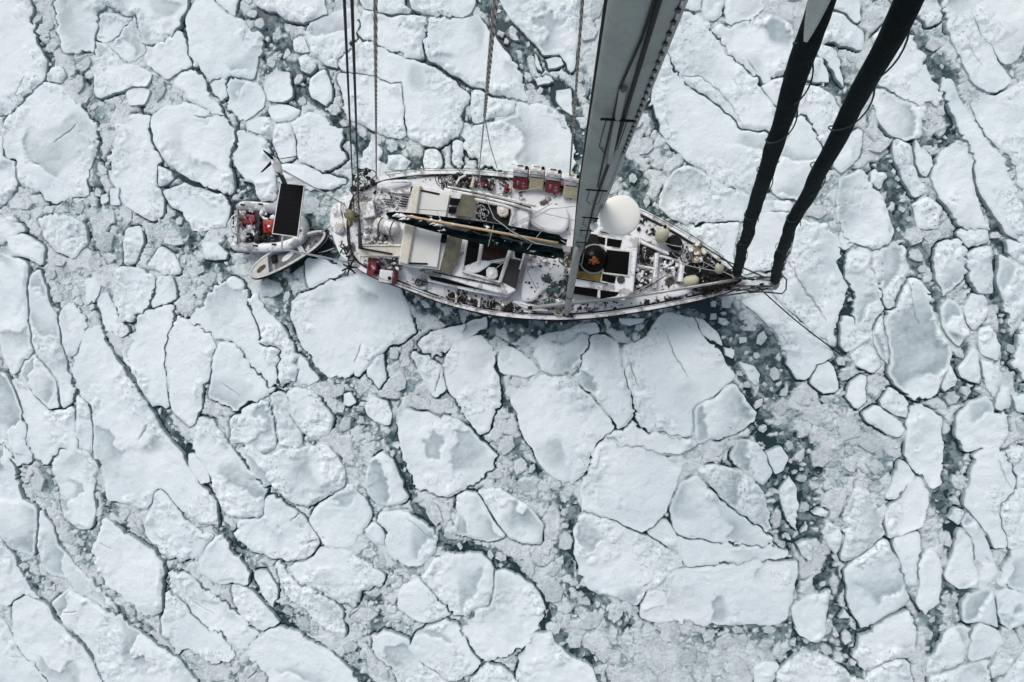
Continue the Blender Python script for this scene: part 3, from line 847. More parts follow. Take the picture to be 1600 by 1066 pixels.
def rough_outline(pts, step=0.07, near=None, amp=1.0):
    q0 = np.array(pts, float)
    nx_ = np.roll(q0, -1, 0)
    p = np.stack([q0 * .93 + nx_ * .07, q0 * .07 + nx_ * .93], 1).reshape(-1, 2)
    a = (p[:, 0] * np.roll(p[:, 1], -1) - np.roll(p[:, 0], -1) * p[:, 1]).sum()
    if a < 0:
        p = p[::-1]
    out = []
    n = len(p)
    for i in range(n):
        q, r = p[i], p[(i + 1) % n]
        m = max(1, int(np.hypot(*(r - q)) / step))
        for k in range(m):
            out.append(q + (r - q) * k / m)
    p = np.array(out)
    x, y = p[:, 0], p[:, 1]
    tg = np.roll(p, -1, 0) - np.roll(p, 1, 0)
    tg /= np.linalg.norm(tg, axis=1)[:, None] + 1e-9
    if near is not None and len(near[0]):
        g = seg_dist(p[:, 0], p[:, 1], near[0], near[1])
    else:
        g = np.full(len(p), 1.0)
    grow = np.clip((g - 0.075) * 0.5, -0.012, 0.085)       # floes grow towards each other but keep a crack
    dl_ = dark_at(p[:, 0], p[:, 1])
    grow = grow * (1 - np.clip(dl_ * 1.4, 0, 1)) - 0.02 * ss(.45, .9, dl_)
    grow = (grow + np.roll(grow, 1) + np.roll(grow, -1)) / 3
    p = p - np.stack([-tg[:, 1], tg[:, 0]], 1) * grow[:, None]
    x, y = p[:, 0], p[:, 1]
    rg = 0.5 + 1.3 * ss(-.1, .5, fbm(N2, x + 40, y, 1.5, 2))          # some edges broken clean, others ragged
    wx = 0.07 * fbm(N1, x, y, 0.9, 2) + rg * (0.045 * fbm(N3, x, y, 0.30, 2) + 0.04 * fbm(N1, x + 9, y, .13, 2))
    wy = 0.07 * fbm(N2, x, y, 0.9, 2) + rg * (0.045 * fbm(N4, x, y, 0.30, 2) + 0.04 * fbm(N2, x + 9, y, .13, 2))
    return p + amp * np.stack([wx, wy], 1)


# the hull's outline at the rail, in photograph pixels
HULL = [(536, 345), (541, 318), (549, 300), (570, 285), (610, 273), (660, 267), (720, 266), (790, 271), (850, 278),
        (900, 289), (960, 309), (1020, 336), (1080, 370), (1125, 402), (1158, 428), (1168, 438), (1160, 447), (1125, 460),
        (1080, 471), (1040, 479), (1000, 486), (940, 495), (885, 499), (830, 498), (770, 492), (720, 481), (680, 469),
        (640, 453), (600, 439), (570, 426), (548, 410), (538, 385)]

LEADS = [  # (strength, half width px, polyline)
    (.45, 14, [(40, -20), (48, 20), (62, 75), (90, 115), (125, 155), (150, 200), (160, 250), (160, 300), (165, 360)]),
    (.9, 12, [(368, -10), (385, 8), (430, 28), (452, 75), (462, 125), (480, 160), (520, 180), (555, 225), (610, 248), (650, 260)]),
    (.5, 16, [(410, 45), (430, 60), (425, 110), (450, 90)]),
    (.85, 20, [(760, -15), (790, 55), (825, 100), (850, 130), (880, 165), (905, 210), (910, 260)]),
    (.7, 6, [(665, 95), (700, 118), (730, 140), (735, 190)]),
    (.9, 4, [(282, 30), (290, 60), (320, 120), (352, 168), (366, 200), (362, 250), (366, 300)]),
    (.95, 4, [(229, 175), (240, 220), (258, 255), (295, 287), (360, 308)]),
    (.7, 12, [(366, 240), (370, 285), (395, 305)]),
    (1., 5, [(148, 478), (165, 520), (185, 560), (210, 605), (240, 645), (270, 690), (300, 730), (325, 765), (345, 810), (365, 850), (400, 905), (425, 940), (460, 985), (520, 1030), (590, 1080)]),
    (.95, 10, [(235, 640), (255, 660), (285, 705), (305, 730)]),
    (.95, 8, [(325, 760), (345, 810), (360, 850), (395, 900), (420, 935), (455, 985), (520, 1030), (580, 1075)]),
    (.5, 6, [(90, 470), (100, 560), (115, 620), (120, 660)]),
    (.5, 7, [(140, 710), (155, 770), (200, 825), (255, 880), (256, 960)]),
    (.55, 7, [(0, 840), (30, 880), (75, 950), (130, 1010), (155, 1070)]),
    (.35, 14, [(60, 700), (120, 830), (175, 900), (190, 960), (240, 1010)]),
    (1., 15, [(610, 445), (660, 478), (710, 500), (770, 512), (830, 512)]),
    (1., 13, [(765, 500), (800, 522), (850, 520), (880, 510)]),
    (1., 15, [(955, 505), (985, 518), (1010, 505), (1015, 490)]),
    (1., 22, [(1075, 478), (1110, 490), (1150, 520), (1190, 550)]),
    (.75, 24, [(1120, 500), (1160, 545), (1200, 570), (1215, 600)]),
    (.95, 8, [(1085, 500), (1110, 530), (1140, 575), (1165, 625), (1185, 660)]),
    (.9, 18, [(1180, 640), (1200, 680), (1235, 715)]),
    (.8, 20, [(1235, 700), (1240, 740), (1258, 790), (1262, 830), (1285, 870), (1290, 910), (1300, 950), (1320, 1000), (1340, 1045)]),
    (.6, 22, [(1210, 770), (1250, 850), (1255, 900)]),
    (.7, 6, [(770, 505), (773, 560), (785, 610), (800, 660), (815, 705), (850, 745)]),
    (.8, 11, [(612, 690), (630, 730), (650, 780), (670, 820), (690, 848)]),
    (.9, 9, [(690, 848), (715, 862), (745, 860), (800, 892), (840, 920), (860, 955), (850, 985)]),
    (.85, 14, [(850, 975), (880, 1005), (915, 1030), (940, 1070)]),
    (.45, 22, [(600, 560), (615, 620), (590, 680), (560, 640), (540, 600)]),
    (.5, 18, [(575, 925), (590, 960), (570, 1000)]),
    (.5, 16, [(880, 770), (895, 850), (900, 920), (960, 960), (1010, 985)]),
    (.85, 12, [(960, 250), (985, 275), (1020, 330), (1050, 350)]),
    (.9, 9, [(1010, 120), (1018, 170), (1020, 190)]),
    (.6, 12, [(1305, 60), (1300, 130), (1320, 150), (1345, 200)]),
    (.6, 14, [(1340, 195), (1365, 225), (1395, 290), (1405, 345), (1425, 380), (1440, 430), (1465, 500), (1490, 555), (1480, 620)]),
    (.65, 15, [(1400, 50), (1430, 70), (1460, 115), (1480, 180), (1470, 130)]),
    (.6, 13, [(1440, 230), (1475, 215), (1500, 240), (1525, 300), (1545, 350)]),
    (.75, 13, [(1550, 340), (1555, 400), (1565, 470), (1580, 540), (1590, 620)]),
    (.8, 11, [(1482, 690), (1480, 740), (1472, 800), (1485, 850), (1475, 900), (1455, 960), (1450, 1010)]),
    (.6, 13, [(1470, 930), (1500, 910), (1520, 960), (1595, 990)]),
    (.8, 9, [(1325, 400), (1330, 450), (1318, 510), (1310, 550)]),
    (.6, 16, [(1320, 580), (1340, 590), (1390, 620)]),
    (.5, 16, [(1420, 650), (1480, 620), (1530, 600)]),
    (.9, 10, [(480, 345), (500, 365), (525, 390)]),
    (.8, 16, [(395, 400), (430, 440), (445, 460), (470, 500), (495, 575)]),
    (.6, 14, [(345, 300), (335, 370), (350, 420)]),
    (.5, 14, [(150, 330), (170, 400), (180, 430)]),
    (.55, 12, [(285, 330), (300, 400), (320, 420)]),
    (.5, 9, [(400, 730), (460, 780), (490, 795)]),
    (.6, 10, [(1220, 960), (1260, 1000), (1320, 1030)]),
    (.45, 20, [(1080, 985), (1180, 990), (1230, 1000)]),
]

FT = []
for ln in FLOES.strip().split('\n'):
    lab, pp = ln.split('|')
    FT.append((lab, [tuple(map(float, q.split(','))) for q in pp.split()]))

RES = 0.03
X0, Y0, X1, Y1 = -30.5, -22.0, 27.0, 20.0
NX, NY = int((X1 - X0) / RES), int((Y1 - Y0) / RES)
occ = np.zeros((NY, NX), bool)


hullw = PN(HULL, 1.45)
# darkness of the leads on a coarse grid, looked up where needed
DR = 0.06
dnx, dny = int((X1 - X0) / DR) + 2, int((Y1 - Y0) / DR) + 2
dgx, dgy = np.meshgrid(X0 + np.arange(dnx) * DR, Y0 + np.arange(dny) * DR)
dx_ = dgx + 0.22 * fbm(N1, dgx, dgy, 1.3, 3)
dy_ = dgy + 0.22 * fbm(N2, dgx, dgy, 1.3, 3)
dark = np.zeros(dgx.shape)
for st, hw, pl in LEADS:
    q = PN(pl, 0.0)
    wv = hw * 0.0242 * 1.08
    st = min(1.0, st * 1.12)
    x0, y0 = q.min(0) - wv * 2 - .6
    x1, y1 = q.max(0) + wv * 2 + .6
    i0, i1 = max(0, int((x0 - X0) / DR)), min(dnx, int((x1 - X0) / DR) + 1)
    j0, j1 = max(0, int((y0 - Y0) / DR)), min(dny, int((y1 - Y0) / DR) + 1)
    if i1 <= i0 or j1 <= j0:
        continue
    dd = seg_dist(dx_[j0:j1, i0:i1], dy_[j0:j1, i0:i1], q[:-1], q[1:])
    np.maximum(dark[j0:j1, i0:i1], st * ss(wv * 1.7, wv * 0.55, dd), out=dark[j0:j1, i0:i1])
hd = seg_dist(dgx, dgy, hullw, np.roll(hullw, -1, 0))
dark = np.maximum(dark, 0.5 * ss(0.3, 0.05, hd))


def dark_at(x, y):
    i = np.clip(((x - X0) / DR).astype(int), 0, dnx - 1)
    j = np.clip(((y - Y0) / DR).astype(int), 0, dny - 1)
    return dark[j, i]



def stamp(poly, grow=0):
    x0, y0 = np.floor((poly.min(0) - (X0, Y0)) / RES).astype(int) - 2
    x1, y1 = np.ceil((poly.max(0) - (X0, Y0)) / RES).astype(int) + 3
    x0, y0, x1, y1 = max(x0, 0), max(y0, 0), min(x1, NX), min(y1, NY)
    if x1 <= x0 or y1 <= y0:
        return
    gx, gy = np.meshgrid(X0 + (np.arange(x0, x1) + .5) * RES, Y0 + (np.arange(y0, y1) + .5) * RES)
    occ[y0:y1, x0:x1] |= inside(poly, gx, gy)


sea = mesh_obj('sea_water', [(-900, -900, -0.035), (900, -900, -0.035), (900, 900, -0.035), (-900, 900, -0.035)], [(0, 1, 2, 3)], WATER)
tag(sea, kind='structure')

ROUGHW = ('rubbl', 'ragged', 'pitted', 'crumb', 'pebbl', 'lumpy', 'speckl', 'crust', 'knobbl', 'broken', 'worn', 'rough', 'bouldered',
          'textured', 'slushy', 'jagged', 'fringe', 'boulder')
CRACKS = [  # (width px, polyline) broken open in single floes
    (5, [(220, 685), (225, 675), (232, 664)]), (2, [(1082, 838), (1100, 844), (1130, 849), (1150, 849)]), (2, [(1156, 850), (1172, 851)]),
    (2, [(84, 223), (98, 213), (118, 195)]), (2.5, [(304, 183), (320, 184), (338, 182)]), (2.5, [(1205, 331), (1232, 332), (1248, 335), (1262, 330)]),
    (2.5, [(555, 565), (559, 552), (563, 538)]), (3, [(682, 609), (684, 596), (688, 584)]), (2, [(421, 622), (431, 650), (436, 692)]),
    (2, [(724, 492), (728, 510), (725, 520)]), (2, [(984, 560), (988, 580), (996, 602)]), (2, [(1168, 97), (1176, 105), (1186, 116)]),
    (2, [(1062, 121), (1094, 118), (1124, 142), (1148, 172), (1160, 198)]), (3.5, [(1231, 404), (1248, 438), (1272, 472), (1291, 502)]),
    (2, [(1418, 440), (1425, 478), (1433, 505)]), (2, [(101, 958), (120, 955)]), (2.5, [(158, 849), (172, 857)]), (2.5, [(1398, 782), (1412, 768), (1425, 751)]),
    (2.5, [(480, 850), (489, 845), (505, 842)]), (2.5, [(455, 813), (470, 801), (477, 788)]), (2, [(636, 812), (650, 821), (668, 838)]),
    (2, [(38, 118), (24, 150)]), (2, [(48, 252), (60, 258)]), (2, [(570, 620), (574, 650)]), (2, [(860, 940), (866, 900)]),
    (2, [(1042, 520), (1056, 560), (1076, 590)]), (2, [(1510, 60), (1530, 100)]), (2, [(1560, 720), (1578, 760)]), (2, [(350, 600), (372, 618)]), (2, [(300, 940), (330, 960)]),
]
CRK = [(wd * .0242 / 2, PN(pl, 0.13)) for wd, pl in CRACKS]
FLOE_INFO = []
frnd = np.random.RandomState(5)
BASES = [PN(pp, 0.13) for lab, pp in FT]
BOX = np.array([[*q.min(0), *q.max(0)] for q in BASES])
for fi, (lab, pp) in enumerate(FT):
    top = 0.09 + 0.07 * frnd.rand()
    base = BASES[fi]
    nb_ = np.where((BOX[:, 0] < BOX[fi, 2] + .4) & (BOX[:, 2] > BOX[fi, 0] - .4) & (BOX[:, 1] < BOX[fi, 3] + .4) & (BOX[:, 3] > BOX[fi, 1] - .4))[0]
    nb_ = [k for k in nb_ if k != fi]
    near = (np.concatenate([BASES[k] for k in nb_]), np.concatenate([np.roll(BASES[k], -1, 0) for k in nb_])) if nb_ else None
    area = abs((base[:, 0] * np.roll(base[:, 1], -1) - np.roll(base[:, 0], -1) * base[:, 1]).sum()) / 2
    small = area < 1.2
    ol = rough_outline(base, 0.045, near, 0.55 if small else 1.0)
    stamp(ol)
    c = ol.mean(0)
    rough_kind = any(k in lab for k in ROUGHW)
    grey_kind = 'grey' in lab
    sp = 0.062 if area < 20 else 0.075
    x0, y0 = ol.min(0)
    x1, y1 = ol.max(0)
    gx, gy = np.meshgrid(np.arange(x0, x1, sp), np.arange(y0, y1, sp * .87))
    gx = gx + (np.arange(gx.shape[0]) % 2)[:, None] * sp / 2
    gx = (gx + frnd.uniform(-.2, .2, gx.shape) * sp).ravel()
    gy = (gy + frnd.uniform(-.2, .2, gy.shape) * sp).ravel()
    k = inside(ol, gx, gy)
    gx, gy = gx[k], gy[k]
    A, B = ol, np.roll(ol, -1, 0)
    if len(gx):
        dd = seg_dist(gx, gy, A[::2], np.roll(A[::2], -1, 0))
        k = dd > 0.045
        gx, gy = gx[k], gy[k]
    extra, exz = [], []
    for hw_, cp in CRK:
        if not inside(ol, cp[:, 0], cp[:, 1]).any():
            continue
        pts_ = []
        for a_, b_ in zip(cp[:-1], cp[1:]):
            m_ = max(2, int(np.hypot(*(b_ - a_)) / .045))
            pts_ += [a_ + (b_ - a_) * t_ / m_ for t_ in range(m_)]
        pts_ = np.array(pts_ + [cp[-1]])
        pts_ += np.stack([0.03 * fbm(N1, pts_[:, 0], pts_[:, 1], .2, 2), 0.03 * fbm(N2, pts_[:, 0], pts_[:, 1], .2, 2)], 1)
        tg_ = np.gradient(pts_, axis=0)
        tg_ /= np.linalg.norm(tg_, axis=1)[:, None] + 1e-9
        no_ = np.stack([-tg_[:, 1], tg_[:, 0]], 1)
        wv_ = hw_ * np.sin(np.linspace(.25, math.pi - .25, len(pts_)))[:, None] * (1 + .5 * N3(pts_[:, 0] / .12, pts_[:, 1] / .12))[:, None]
        if len(gx):
            k = seg_dist(gx, gy, pts_[:-1], pts_[1:]) > hw_ + .02
            gx, gy = gx[k], gy[k]
        for off_, zz_ in ((0, 1), (1, 0), (-1, 0)):
            q_ = pts_ + no_ * wv_ * off_ * (1.0 if zz_ else 1.0)
            k = inside(ol, q_[:, 0], q_[:, 1]) & (seg_dist(q_[:, 0], q_[:, 1], A[::2], np.roll(A[::2], -1, 0)) > .04)
            extra.append(q_[k])
            exz.append(np.full(k.sum(), zz_))
    nb = len(ol)
    if extra:
        gx = np.concatenate([gx] + [e_[:, 0] for e_ in extra])
        gy = np.concatenate([gy] + [e_[:, 1] for e_ in extra])
    allp = np.concatenate([ol, np.stack([gx, gy], 1)]) - c
    r = delaunay_2d_cdt([Vector(q) for q in allp.tolist()], [(i, (i + 1) % nb) for i in range(nb)], [list(range(nb))], 1, 1e-5)
    V = np.array([(q[0], q[1]) for q in r[0]])
    F = [tuple(q) for q in r[2]]
    if not F:
        continue
    x, y = V[:, 0] + c[0], V[:, 1] + c[1]
    T = np.array(F)
    E = np.concatenate([T[:, [0, 1]], T[:, [1, 2]], T[:, [2, 0]]])
    key = E[:, 0].astype(np.int64) * 10000000 + E[:, 1]
    rev = E[:, 1].astype(np.int64) * 10000000 + E[:, 0]
    be = E[~np.isin(key, rev)]
    bv = np.unique(be)
    d = seg_dist(x, y, A[::2], np.roll(A[::2], -1, 0))
    d[bv] = 0
    # relief: swells, wind-cut steps, broken ground near one flank
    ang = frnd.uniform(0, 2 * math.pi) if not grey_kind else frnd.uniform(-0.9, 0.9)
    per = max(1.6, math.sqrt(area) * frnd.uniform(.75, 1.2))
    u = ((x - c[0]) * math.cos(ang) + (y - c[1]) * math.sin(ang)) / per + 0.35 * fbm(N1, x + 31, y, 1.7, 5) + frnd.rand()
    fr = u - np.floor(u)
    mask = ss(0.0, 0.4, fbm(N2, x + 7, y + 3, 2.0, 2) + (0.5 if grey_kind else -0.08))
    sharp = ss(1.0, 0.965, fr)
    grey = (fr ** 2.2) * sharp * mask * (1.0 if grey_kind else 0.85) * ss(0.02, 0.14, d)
    if small and not grey_kind:
        grey *= 0.4
    rn = ss(-0.15, 0.35, fbm(N3, x + 11, y - 5, 1.6, 3) - 0.12) * ss(1.1, 0.1, d)
    rough = np.clip(rn * 0.9 + (0.65 * ss(-.4, .3, fbm(N4, x, y, 1.1, 3)) if rough_kind else 0), 0, 1) * (1 - 0.8 * grey)
    h = 0.03 * fbm(N1, x, y, 1.8, 3) + 0.012 * fbm(N4, x, y, 0.3, 2)
    h += rough * (0.10 * np.abs(fbm(N2, x, y, 0.42, 3)) + 0.02 * fbm(N3, x, y, .13, 2))
    h += 0.07 * mask * (1 - fr) * (0.5 + 0.5 * grey_kind) - 0.03 * grey
    rim = 0.006 * ss(0.02, 0.07, d) * ss(0.30, 0.10, d) * ss(-0.2, 0.4, fbm(N3, x, y, .7, 2))
    z = top + (h + rim) * ss(0.0, 0.12, d) - 0.006 * ss(0.03, 0.0, d)
    wet = ss(0.06, 0.0, d) * 0.15
    if extra:
        deep = np.concatenate(extra)[np.concatenate(exz) > 0]
        if len(deep):
            near_c = np.zeros(len(x), bool)
            for q_ in deep:
                near_c |= (np.abs(x - q_[0]) < 1e-4) & (np.abs(y - q_[1]) < 1e-4)
            z = np.where(near_c, z - 0.11, z)
            wet = np.where(near_c, 0.95, wet)
    V3 = np.stack([x, y, z], 1)
    # walls down into the water
    nr = {}
    nx = np.zeros(len(V))
    ny = np.zeros(len(V))
    for a, b in be:
        ex, ey = x[b] - x[a], y[b] - y[a]
        l = math.hypot(ex, ey) + 1e-9
        for q in (a, b):
            nx[q] += ey / l
            ny[q] -= ex / l
    ln_ = np.hypot(nx, ny) + 1e-9
    nx, ny = nx / ln_, ny / ln_
    idx = {int(q): i for i, q in enumerate(bv)}
    n0 = len(V3)
    m = len(bv)
    lows = []
    for off, zz in ((0.0, None), (0.006, 0.04), (0.02, -0.14)):
        lows.append(np.stack([x[bv] + nx[bv] * off, y[bv] + ny[bv] * off, z[bv] if zz is None else np.full(m, zz)], 1))
    V3 = np.concatenate([V3] + lows)
    grey = np.concatenate([grey, np.zeros(3 * m)])
    rough = np.concatenate([rough, np.full(3 * m, .3)])
    wet = np.concatenate([wet, np.full(m, .25), np.full(m, .7), np.full(m, .95)])
    for a, b in be.tolist():
        ia, ib = idx[a], idx[b]
        for k_ in (0, m):
            F.append((n0 + k_ + ib, n0 + k_ + ia, n0 + k_ + m + ia, n0 + k_ + m + ib))
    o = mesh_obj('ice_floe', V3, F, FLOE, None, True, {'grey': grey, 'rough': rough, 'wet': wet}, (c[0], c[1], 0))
    tag(o, lab, 'ice floe', 'ice floes of the broken pack around the yacht')
    FLOE_INFO.append((lab, c, area))

stamp(hullw)
for q in ([(357, 315), (440, 312), (478, 345), (475, 375), (440, 392), (357, 392)],
          [(388, 425), (400, 405), (470, 365), (508, 360), (505, 385), (450, 422), (400, 437)]):
    stamp(PN(q, 0.3))

# ---- the slush sheet between the floes (left out where a floe covers it)
SG = 0.05
snx, sny = int((X1 - X0) / SG), int((Y1 - Y0) / SG)
sx, sy = np.meshgrid(X0 + np.arange(snx + 1) * SG, Y0 + np.arange(sny + 1) * SG)
dk = dark_at(sx, sy)


def cells(X, Y, s, seed, jit=0.85):
    """jittered cells: distance between the two nearest seeds, a random value and a tilt per cell"""
    r = np.random.RandomState(seed).rand(256, 256, 4)
    gx_, gy_ = np.floor(X / s).astype(int), np.floor(Y / s).astype(int)
    f1 = np.full(X.shape, 9e9)
    f2 = f1.copy()
    val = np.zeros(X.shape)
    tilt = np.zeros(X.shape)
    for j in (-1, 0, 1):
        for i in (-1, 0, 1):
            q = r[(gx_ + i) & 255, (gy_ + j) & 255]
            ddx = X - (gx_ + i + .5 + (q[..., 0] - .5) * jit) * s
            ddy = Y - (gy_ + j + .5 + (q[..., 1] - .5) * jit) * s
            d_ = np.hypot(ddx, ddy)
            new = d_ < f1
            f2 = np.where(new, f1, np.minimum(f2, d_))
            f1 = np.where(new, d_, f1)
            val = np.where(new, q[..., 2], val)
            tilt = np.where(new, (ddx * (q[..., 2] - .5) + ddy * (q[..., 3] - .5)), tilt)
    return f2 - f1, val, tilt


wx_ = sx + 0.20 * fbm(N3, sx, sy, .8, 3)
wy_ = sy + 0.20 * fbm(N4, sx, sy, .8, 3)
sz = 0.02 + 0.03 * fbm(N1, sx, sy, 0.9, 3) + 0.045 * np.abs(fbm(N2, sx, sy, 0.36, 3)) + 0.022 * N3(sx / .09, sy / .09) - 0.07 * ss(.12, .5, fbm(N4, sx + 2, sy + 1, .22, 2)) * ss(-.25, .35, fbm(N1, sx - 9, sy, 1.9, 2))
RI = np.array(RQ.inverted().to_matrix())
cx_ = RI @ np.stack([sx.ravel(), sy.ravel(), np.full(sx.size, -H)])
ppx, ppy = 800 + FPX * cx_[0] / -cx_[2], 533 - FPX * cx_[1] / -cx_[2]
outside = np.maximum(np.maximum(-ppx, ppx - 1600), np.maximum(-ppy, ppy - 1066)).reshape(sx.shape) > 22     # ground the photograph does not show
slab = np.zeros(sx.shape)
for cs, seed, frac, hh in ((0.20, 3, 0.50, 0.03), (0.45, 2, 0.50, 0.05), (1.05, 1, 0.46, 0.07), (2.6, 4, 0.92, 0.07)):
    e, val, tl = cells(wx_, wy_, cs, seed)
    if cs > 2:
        val = np.where(outside, val, 9.0)
    on = ((val < frac - 0.46 * dk) * ss(0.015, 0.06, e - 0.02 * np.abs(N2(sx / .1, sy / .1))))
    tgt = 0.03 + hh * (0.5 + val) + 0.10 * tl + 0.010 * N1(sx / .09, sy / .09)
    sz = sz * (1 - on) + tgt * on
    ed = ss(0.0, 0.05, e) * (val < frac - 0.46 * dk)
    slab = slab * (1 - ed) + on
slab = np.clip(slab, 0, 1)
e, val, tl = cells(wx_, wy_, 2.6, 4)
oslab = outside * ss(0.03, 0.08, e)
ocrack = outside * ss(0.08, 0.03, e) * ss(-.3, .1, fbm(N4, sx, sy, 1.4, 2))
sz = sz * (1 - 0.3 * dk * (1 - slab)) - (0.018 + 0.06 * ss(0.15, 0.55, fbm(N1, sx + 5, sy, .7, 4))) * dk * (1 - .75 * slab)
dk = np.maximum(dk, 0.85 * ss(0.015, -0.03, sz))
dk = dk * (1 - 0.8 * slab)
# water wells up along many floe edges: thin dark cracks
occf = occ.copy()
for _ in range(3):
    o2 = occf.copy()
    o2[1:-1, 1:-1] |= occf[:-2, 1:-1] | occf[2:, 1:-1] | occf[1:-1, :-2] | occf[1:-1, 2:]
    occf = o2
ii = np.clip(((sx - X0) / RES).astype(int), 0, NX - 1)
jj = np.clip(((sy - Y0) / RES).astype(int), 0, NY - 1)
band = occf[jj, ii] * ss(-0.25, 0.1, fbm(N4, sx + 3, sy + 8, 1.4, 3))
sz = sz - 0.13 * band
dk = np.maximum(dk, 0.95 * band)
slab = np.maximum(slab * (1 - band), 2.0 * oslab * (1 - occ[jj, ii]))
sz = sz + 0.03 * oslab - 0.13 * ocrack
dk = np.maximum(dk * (1 - oslab), 0.95 * ocrack)
er = occ.copy()
for _ in range(6):
    er[1:-1, 1:-1] = er[1:-1, 1:-1] & er[:-2, 1:-1] & er[2:, 1:-1] & er[1:-1, :-2] & er[1:-1, 2:]
ii = np.clip(((sx - X0) / RES).astype(int), 0, NX - 1)
jj = np.clip(((sy - Y0) / RES).astype(int), 0, NY - 1)
cov = er[jj, ii]
keepq = ~(cov[:-1, :-1] & cov[1:, :-1] & cov[:-1, 1:] & cov[1:, 1:])
vid = np.arange((snx + 1) * (sny + 1)).reshape(sny + 1, snx + 1)
q = np.stack([vid[:-1, :-1][keepq], vid[:-1, 1:][keepq], vid[1:, 1:][keepq], vid[1:, :-1][keepq]], 1)
used = np.zeros(vid.size, bool)
used[q.ravel()] = True
remap = np.cumsum(used) - 1
q = remap[q]
SV = np.stack([sx.ravel()[used], sy.ravel()[used], sz.ravel()[used]], 1)
me = bpy.data.meshes.new('slush')
me.vertices.add(len(SV))
me.vertices.foreach_set('co', SV.ravel())
me.loops.add(q.size)
me.loops.foreach_set('vertex_index', q.ravel().astype(np.int32))
me.polygons.add(len(q))
me.polygons.foreach_set('loop_start', np.arange(0, q.size, 4, dtype=np.int32))
me.polygons.foreach_set('loop_total', np.full(len(q), 4, np.int32))
me.polygons.foreach_set('use_smooth', np.ones(len(q), bool))
at = me.attributes.new('wet', 'FLOAT', 'POINT')
at.data.foreach_set('value', dk.ravel()[used].astype(np.float32))
at = me.attributes.new('slab', 'FLOAT', 'POINT')
at.data.foreach_set('value', slab.ravel()[used].astype(np.float32))
me.materials.append(SLUSH)
me.update(calc_edges=True)
so_ = bpy.data.objects.new('slush', me)
C.objects.link(so_)
tag(so_, kind='stuff', label='grey slush and frozen crumbs filling the gaps between the ice floes')

# ---- far pack ice outside the built field
R_ = 900
ring = [(X0, Y0), (X1, Y0), (X1, Y1), (X0, Y1)]
vv = [(a, b, 0.0) for a, b in ring] + [(-R_, -R_, 0.0), (R_, -R_, 0.0), (R_, R_, 0.0), (-R_, R_, 0.0)]
pk = mesh_obj('pack_ice', vv, [(4, 5, 1, 0), (5, 6, 2, 1), (6, 7, 3, 2), (7, 4, 0, 3)], PACK)
tag(pk, kind='structure')

# ---- broken blocks packed into the gaps
crnd = np.random.RandomState(11)
blocks = []
for rad, tries in ((0.5, 3500), (0.36, 5000), (0.26, 6500), (0.19, 8000), (0.13, 8000), (0.09, 8000)):
    px_ = crnd.uniform(X0 + 1, X1 - 1, tries)
    py_ = crnd.uniform(Y0 + 1, Y1 - 1, tries)
    free = ~occ[((py_ - Y0) / RES).astype(int), ((px_ - X0) / RES).astype(int)]
    px_, py_ = px_[free], py_[free]
    q_ = RI @ np.stack([px_, py_, np.full(px_.size, -H)])
    u_, v_ = 800 + FPX * q_[0] / -q_[2], 533 - FPX * q_[1] / -q_[2]
    k_ = (u_ > -60) & (u_ < 1660) & (v_ > -60) & (v_ < 1126)
    px_, py_ = px_[k_], py_[k_]
    dkp = dark_at(px_, py_)
    keep = crnd.rand(len(px_)) > dkp * (0.95 if rad > .3 else 0.5) + 0.45 * (dkp < .12)
    for bx, by in zip(px_[keep], py_[keep]):
        r1 = rad * crnd.uniform(0.85, 1.15)
        asp = crnd.uniform(0.5, 0.95)
        th = crnd.uniform(0, math.pi)
        k = int(r1 / RES) + 1
        ci, cj = int((bx - X0) / RES), int((by - Y0) / RES)
        if ci - k < 0 or cj - k < 0 or ci + k >= NX or cj + k >= NY:
            continue
        oy, ox = np.mgrid[-k:k + 1, -k:k + 1] * RES
        ex = (ox * math.cos(th) + oy * math.sin(th)) / r1
        ey = (-ox * math.sin(th) + oy * math.cos(th)) / (r1 * asp)
        e = ex * ex + ey * ey <= 1.0
        sub = occ[cj - k:cj + k + 1, ci - k:ci + k + 1]
        if (sub & e).any():
            continue
        e2 = ex * ex + ey * ey <= 1.06
        sub |= e2
        blocks.append((bx, by, r1, asp, th))


def block_geo(bx, by, r1, asp, th, rs):
    n = rs.randint(4, 7) if r1 > .12 else rs.randint(4, 6)
    an = np.sort((np.arange(n) + rs.uniform(-.3, .3, n)) / n * 2 * math.pi)
    rr = rs.uniform(.78, 1.1, n)
    if r1 > .2:                                 # break each side in two for a ragged edge
        a2 = (an + np.append(an[1:], an[0] + 2 * math.pi)) / 2
        r2 = (rr + np.roll(rr, -1)) / 2 * rs.uniform(.74, .9, n)
        an = np.stack([an, a2], 1).ravel()
        rr = np.stack([rr, r2], 1).ravel()
        n *= 2
    ux, uy = r1 * rr * np.cos(an), r1 * asp * rr * np.sin(an)
    x = ux * math.cos(th) - uy * math.sin(th)
    y = ux * math.sin(th) + uy * math.cos(th)
    hgt = (0.06 + 0.14 * min(r1, .5)) * rs.uniform(.6, 1.3)
    tx, ty = rs.uniform(-.16, .16, 2)
    v = []
    for s_, z_ in ((1.02, -0.08), (1.0, 0.8), (0.93, .97)):
        zz = np.where(z_ < 0, z_, hgt * z_ + (x * tx + y * ty) * s_ + rs.uniform(-.012, .012, n))
        v += list(zip(x * s_, y * s_, zz))
    v.append((0, 0, hgt * rs.uniform(.95, 1.15)))
    f = []
    for r_ in range(2):
        for i in range(n):
            j = (i + 1) % n
            f.append((r_ * n + i, r_ * n + j, (r_ + 1) * n + j, (r_ + 1) * n + i))
    for i in range(n):
        f.append((2 * n + i, 2 * n + (i + 1) % n, 3 * n))
    tone = rs.uniform(.4, 1.0)
    wet = [0.9] * n + [0.12] * n + [0.0] * n + [0.0]
    return v, f, [tone] * len(v), wet


